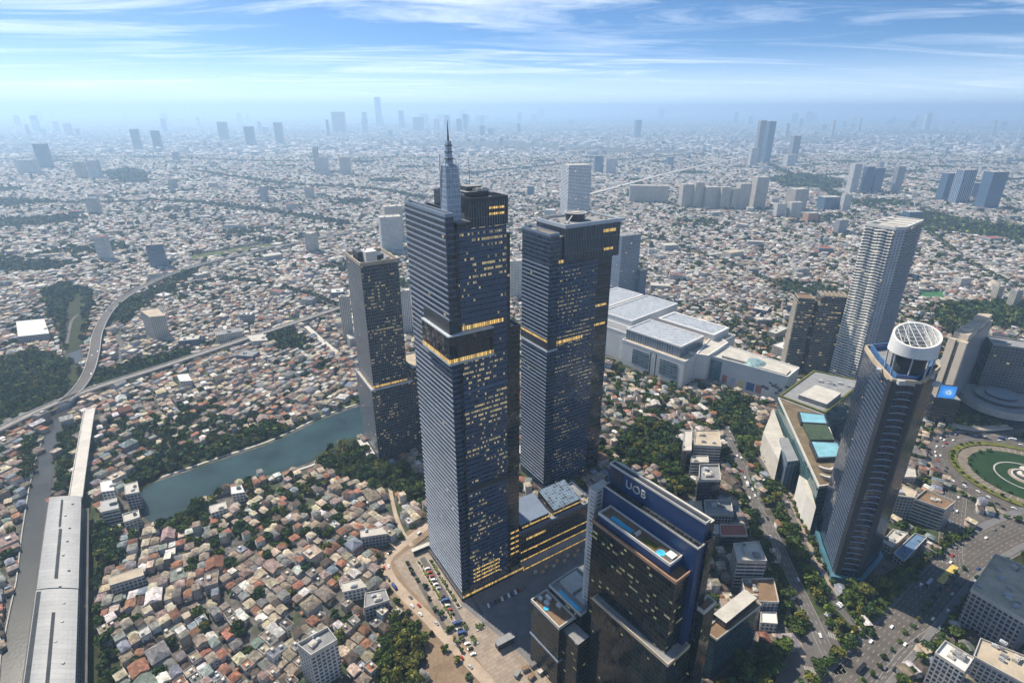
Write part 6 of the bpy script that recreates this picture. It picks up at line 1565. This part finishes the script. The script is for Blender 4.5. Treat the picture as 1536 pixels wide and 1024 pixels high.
# the rest of the trees as one mass
Vs, Cs = [], []
rest = np.where(tm)[0]
for lvl, (n_, leaf, lo, hi) in enumerate(((150, .27, 0, 800), (46, .42, 800, 1700), (16, .62, 1700, 99999))):
    protos = [[crown_arrays(n_, HUES[h_][1], 300 + lvl * 40 + h_ * 5 + v_, 5, leaf) for v_ in range(4)] for h_ in range(4)]
    sel = rest[(tp[rest, 1] >= lo) & (tp[rest, 1] < hi)]
    for h_ in range(4):
        for v_ in range(4):
            s2 = sel[(hue[sel] == h_) & (sel % 4 == v_)]
            if not len(s2): continue
            c, nr, sz, col = protos[h_][v_]; Q = clump_quads(c, nr, sz); Q[:, :, 2] -= .35; m_ = len(s2)
            a = g.uniform(0, 6.28, m_); ca, sa = np.cos(a), np.sin(a); S = tp[s2, 2]
            X = (Q[None, :, :, 0] * ca[:, None, None] - Q[None, :, :, 1] * sa[:, None, None]) * S[:, None, None] + tp[s2, 0][:, None, None]
            Y = (Q[None, :, :, 0] * sa[:, None, None] + Q[None, :, :, 1] * ca[:, None, None]) * S[:, None, None] + tp[s2, 1][:, None, None]
            Z = Q[None, :, :, 2] * (S * g.uniform(.8, 1.2, m_))[:, None, None] + 0 * X
            Vs.append(np.stack([X, Y, Z], -1).reshape(-1, 4, 3)); Cs.append((col[None] * g.uniform(.75, 1.25, (m_, 1, 1))).reshape(-1, 3))
me = mesh_quads("distant_trees", np.concatenate(Vs), np.concatenate(Cs), [M_leaf]); o = bpy.data.objects.new("distant_trees", me); COL.objects.link(o)
tag(o, "countless dark green trees between the houses and in far parks", "trees", kind="stuff")

# ------------------------------------------------------------------ outer city: low blocks out to the haze
n = 26000; g = np.random.default_rng(91)
rr_ = 5400 * (1 + 3.2 * g.random(n) ** 1.6); th = g.uniform(-.86, .86, n); X = rr_ * np.sin(th); Y = rr_ * np.cos(th)
keep = (Y > 5350) & (lowf(X, Y, .0017, 2.2) + g.uniform(-.3, .3, n) < .35)
X, Y = X[keep], Y[keep]; n = len(X)
h5 = np.stack([X, Y, g.uniform(-.8, .8, n), g.uniform(18, 60, n), g.uniform(18, 50, n), np.zeros(n)], 1)
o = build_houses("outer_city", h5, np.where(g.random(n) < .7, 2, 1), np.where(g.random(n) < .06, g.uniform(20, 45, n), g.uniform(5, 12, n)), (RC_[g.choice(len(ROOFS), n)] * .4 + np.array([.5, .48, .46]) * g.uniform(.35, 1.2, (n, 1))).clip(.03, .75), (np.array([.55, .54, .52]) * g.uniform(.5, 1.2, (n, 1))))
tag(o, "hazy outer city of low blocks fading into the horizon", "city", kind="stuff")

# ------------------------------------------------------------------ cars
CARC = [("white", (.72, .72, .71)), ("black", (.02, .02, .022)), ("silver", (.38, .39, .41)), ("grey", (.13, .135, .14)), ("red", (.36, .03, .025)), ("blue", (.03, .07, .2))]
M_cg = plain("car_glass", (.02, .025, .03), .1, .6, .1, 1); M_ty = plain("tyre", (.02, .02, .02), .9, .2, .1, 1)
def lathe_car(kind, col):
    paint = plain("car_paint_" + col[0], col[1], .25, .6, .04, .3)
    Lc, Wc, Hc = {"car": (4.5, 1.85, 1.5), "van": (5.0, 1.95, 2.0), "bus": (11.5, 2.6, 3.2), "truck": (7.5, 2.4, 3.0)}[kind]
    prof = {"car": [(-.5, .30), (-.5, .58), (-.42, .64), (-.30, .66), (-.20, 1.0), (.18, 1.0), (.32, .68), (.47, .6), (.5, .5), (.5, .3)],
            "van": [(-.5, .25), (-.5, .9), (-.46, 1.0), (.22, 1.0), (.38, .62), (.49, .55), (.5, .25)],
            "bus": [(-.5, .15), (-.5, .96), (-.48, 1.0), (.46, 1.0), (.5, .55), (.5, .15)],
            "truck": [(-.5, .22), (-.5, 1.0), (.22, 1.0), (.22, .82), (.38, .82), (.46, .5), (.5, .45), (.5, .22)]}[kind]
    mb = MB(); n = len(prof); w = Wc / 2
    L_ = [(x * Lc, -w * (1 - .12 * max(0, z - .55) * 2), z * Hc) for x, z in prof]; R_ = [(x, -y, z) for x, y, z in L_]
    mb.face(list(reversed(L_)) if False else L_[::-1], 0); mb.face(R_, 0)
    for k in range(n):
        j = (k + 1) % n; glassy = kind == "car" and prof[k][1] + prof[j][1] in (1.66, 1.68) or (kind in ("van", "bus") and prof[k][0] > .2 and prof[j][0] > .2 and abs(prof[k][1] - prof[j][1]) > .3)
        mb.face([L_[k], L_[j], R_[j], R_[k]], 1 if glassy else 0)
    z0, z1 = (.68 * Hc, .93 * Hc) if kind == "car" else (.55 * Hc, .85 * Hc); x0, x1 = {"car": (-.2, .2), "van": (-.44, .2), "bus": (-.46, .44), "truck": (.25, .38)}[kind]
    for s in (-1, 1):
        yy = s * (w * .985 + .02); q = [(x0 * Lc, yy, z0), (x1 * Lc, yy, z0), (x1 * Lc * .9, yy * .97, z1), (x0 * Lc * .9, yy * .97, z1)]; mb.face(q if s < 0 else q[::-1], 1)
    for x in (-.32, .32):
        for s in (-1, 1): mb.bar((x * Lc, s * w * .8, .34), (x * Lc, s * w * 1.02, .34), .34, 2, 10)
    o = mb.build(kind, [paint, M_cg, M_ty]); o.data.transform(Matrix.Translation(o.location)); me = o.data; bpy.data.objects.remove(o); return me
CARM = {}
cr_ = random.Random(8); carrec = {}
def add_car(x, y, ang, z, road_name, key, kind=None):
    ci = cr_.choices(range(6), [36, 20, 18, 14, 7, 5])[0]; kind = kind or cr_.choices(["car", "van", "truck"], [84, 13, 3])[0]
    if kind == "truck": ci = cr_.choice([0, 5])
    if (kind, ci) not in CARM: CARM[(kind, ci)] = lathe_car(kind, CARC[ci])
    o = bpy.data.objects.new({"bus": "city_bus"}.get(kind, kind), CARM[(kind, ci)]); COL.objects.link(o); o.location = (x, y, z); o.rotation_euler = (0, 0, ang)
    tag(o, None, kind, "vehicles on the " + road_name); carrec.setdefault((CARC[ci][0], kind, road_name), []).append((key, o))
def traffic(name, line, lanes, n, z=.08, p=1.0, lo=0.0, hi=1.0):
    seg = [0]
    for a, c in zip(line[:-1], line[1:]): seg.append(seg[-1] + math.hypot(c[0] - a[0], c[1] - a[1]))
    used = []
    for k in range(n):
        for t_ in range(30):
            s = cr_.uniform(lo, hi) * seg[-1]; off = cr_.choice(lanes)
            if all(abs(s - s2) > 9 or abs(off - o2) > 2 for s2, o2 in used): break
        else: continue
        used.append((s, off)); i = max(0, min(len(line) - 2, int(np.searchsorted(seg, s)) - 1)); a, c = line[i], line[i + 1]; l = seg[i + 1] - seg[i]; t = (s - seg[i]) / l
        ux, uy = (c[0] - a[0]) / l, (c[1] - a[1]) / l
        kind = "bus" if (name == "avenue" and k % 13 == 5) else None
        add_car(a[0] + (c[0] - a[0]) * t - uy * off, a[1] + (c[1] - a[1]) * t + ux * off, math.atan2(uy, ux) + (math.pi if off > 0 else 0), z, name, s, kind)
traffic("avenue", [p for p in ave_l if proj(*p, 0)[1] < 1026 and proj(*p, 0)[0] < 1540], [-11.5, -8, 2, 5.3, 8.7, 12], 22)
traffic("boulevard", [p for p in boul if proj(*p, 0)[1] < 1000], [-3.6, 0, 3.6], 20)
traffic("service lane", serv, [-1.6, 1.6], 9, .085)
traffic("roundabout", ROADS["roundabout"], [-7, -2.5, 2.5], 34, .09, lo=.12, hi=.62)
traffic("link road", link1, [-6, -2, 2, 6], 8, .085)
traffic("dusty street", [p for p in street if proj(*p, 0)[1] < 1020], [-2.2, 2.2], 16, .1)
traffic("elevated road", toll, [-5, -2, 2, 5], 24, 9.05)
traffic("slip road", [p for p in ave2 if proj(*p, 0)[1] < 1020 and proj(*p, 0)[0] < 1536], [-2, 2], 8, .085)
traffic("side road", lane3, [-2, 2], 4, .09)
# parked rows
for nm, p0, p1, n_ in (("forecourt car park", (640, 850), (712, 985), 20), ("dark plaza", (730, 910), (790, 880), 12), ("boulevard car park", (1134, 706), (1150, 724), 8), ("corner car park", (1238, 925), (1262, 905), 9), ("plaza car park", (1352, 700), (1382, 672), 12)):
    a, c = at(*p0), at(*p1); ang = math.atan2(c[1] - a[1], c[0] - a[0])
    for k in range(n_):
        if cr_.random() < .2: continue
        t = (k + .5) / n_; add_car(a[0] + (c[0] - a[0]) * t, a[1] + (c[1] - a[1]) * t, ang + 1.35 + (math.pi if cr_.random() < .5 else 0), .12, nm, t)
for (cn, kind, rn), lst in carrec.items():
    lst.sort(key=lambda t: t[0]); along = "parked in the" if "park" in rn or "plaza" in rn else "on the"
    far = {"avenue": "bottom end", "boulevard": "far mall end", "service lane": "far mall end", "roundabout": "north side, going left", "link road": "fountain end", "dusty street": "spired tower end", "elevated road": "canal end", "slip road": "bottom end", "side road": "upper end", "forecourt car park": "tower end", "dark plaza": "left end", "boulevard car park": "far end", "corner car park": "near end", "plaza car park": "near end"}[rn]
    for i, (s, o) in enumerate(lst):
        o["label"] = f"{cn} {kind} {along} {rn}, {'nearest' if i == 0 else ordinal(i + 1)} of its kind from the {far}"

# forecourt planters and canopy roofs beside the tall tower
FP = Frame(at(622, 838), (at(712, 992)[0] - at(622, 838)[0], at(712, 992)[1] - at(622, 838)[1]))
for i, (v, w, nm, lab) in enumerate(((0, 3.2, M['hedge'], "long narrow planter with clipped shrubs, nearest the dusty street"), (10, 3.8, M['rough_grass'], "long narrow planter with grass in the middle of the forecourt"), (19, 3.0, M['hedge'], "long narrow shrub planter closest to the spired tower"))):
    t = empty("planter", FP.p(30, v), lab, "planter", "forecourt planters")
    mb = MB(); mb.ring(FP.rect(4 + i * 4, 82 - i * 10, v, v + w), .5, 0, .9); mb.build("planter_wall", M['pale_concrete'], t)
    mb = MB(); r_ = random.Random(i)
    for k in range(70):
        u = r_.uniform(5 + i * 4, 80 - i * 10); s = r_.uniform(.5, 1.1); q = FP.p(u, v + r_.uniform(.6, w - .6)); mb.prism(circ(s, 6, c=q), .5, .8 + s, 0, 0)
    mb.build("shrub", nm, t)
for v0, v1 in ((-9, -5.5), (24.5, 27)): sheet("driveway", FP.rect(-2, 88, v0, v1), .085, M['old_asphalt'])
for k, (u, v, w, d) in enumerate(((88, -4, 5, 9), (90, 8, 9, 4), (97, 18, 6, 8), (100, -2, 4, 10), (106, 8, 9, 4))):
    t = empty("shrub_bed", FP.p(u, v), f"raised shrub bed at the lower end of the forecourt, {ordinal(k + 1)} from the planters", "shrub bed", "forecourt shrub beds")
    mb = MB(); mb.prism(FP.rect(u - w / 2, u + w / 2, v - d / 2, v + d / 2), 0, .6, 0, 0); mb.build("bed_wall", M['concrete'], t)
    mb = MB(); r_ = random.Random(k + 40)
    for q_ in range(26): mb.prism(circ(r_.uniform(.4, 1.0), 6, c=FP.p(u + r_.uniform(-.42, .42) * w, v + r_.uniform(-.42, .42) * d)), .5, 1 + r_.uniform(.2, 1.2), 0, 0)
    mb.build("shrub", M['rough_grass'], t)
for k, (x_, y_, c_, cm) in enumerate(((788, 1004, "brown", "deck_brown"), (800, 998, "dark grey", "dark_pave"), (812, 1008, "pale", "pale_roof"), (797, 1016, "brown", "deck_brown"), (826, 1014, "tan", "tan_roof"), (776, 1012, "grey", "grey_roof"))):
    p = at(x_, y_); t = empty("site_cabin", p, f"{c_} roofed site cabin by the dark wing, {ordinal(k + 1)} in the little cluster", "cabin", "site cabins by the dark wing")
    mb = MB(); mb.box((*p, 0), (5.5, 2.6, 2.6), .5 + k * .1); mb.build("cabin_wall", M['concrete'], t); mb = MB(); mb.box((*p, 2.6), (6, 3.1, .25), .5 + k * .1); mb.build("cabin_roof", M[cm], t)
pk = sheet("car_park", FP.rect(2, 84, 4, 9.2), .09, M['old_asphalt'])
for i, (x, y, w, d, h) in enumerate(((757, 966, 16, 6, 6), (640, 822, 30, 4, 4))):
    t = empty("entrance_shelter", at(x, y), ["dark flat roofed ramp shelter at the end of the forecourt", "long thin pale canopy at the upper corner of the forecourt"][i], "shelter")
    mb = MB(); mb.box((*at(x, y), h), (w, d, .6), .55); mb.build("canopy_roof", [M['grey_roof'], M['pale_concrete']][i], t)
    mb = MB(); mb.box((*at(x, y), 0), (w * .9, d * .8, h - .05), .55); mb.build("shelter_wall", M['dark_steel'], t)
st_n = 0
for k in range(12):
    p = T.p(70 + k * 6.2, -9 - (k % 2) * 3.4); t = empty("parasol_stall", p, f"small amber canopied stall before the podium, {ordinal(k + 1)} from the spired tower", "stall", "stalls before the podium")
    mb = MB(); q = Frame(p, T.a).rect(-1.8, 1.8, -1.3, 1.3); ap = (*p, 3.4)
    for a_, b_ in zip(q, q[1:] + q[:1]): mb.face([(*a_, 2.5), (*b_, 2.5), ap])
    mb.build("canopy", M['gold_roof'] if k % 3 else M['tan_roof'], t)
    mb = MB(); mb.box((*p, 0), (2.6, 1.2, 1.0), T.ang); mb.build("counter", M['pale_concrete'], t); MB().bar((*p, 0), (*p, 2.6), .07).build("pole", M['dark_steel'], t)

# ------------------------------------------------------------------ render settings
scene.render.engine = 'CYCLES'
scene.cycles.use_denoising = True
scene.cycles.max_bounces = 5; scene.cycles.diffuse_bounces = 2; scene.cycles.glossy_bounces = 3; scene.cycles.transmission_bounces = 1; scene.cycles.volume_bounces = 4
scene.cycles.sample_clamp_indirect = 6
scene.view_settings.view_transform = 'Standard'; scene.view_settings.look = 'None'; scene.view_settings.gamma = 1; scene.view_settings.use_curve_mapping = False
scene.view_settings.exposure = 0.62
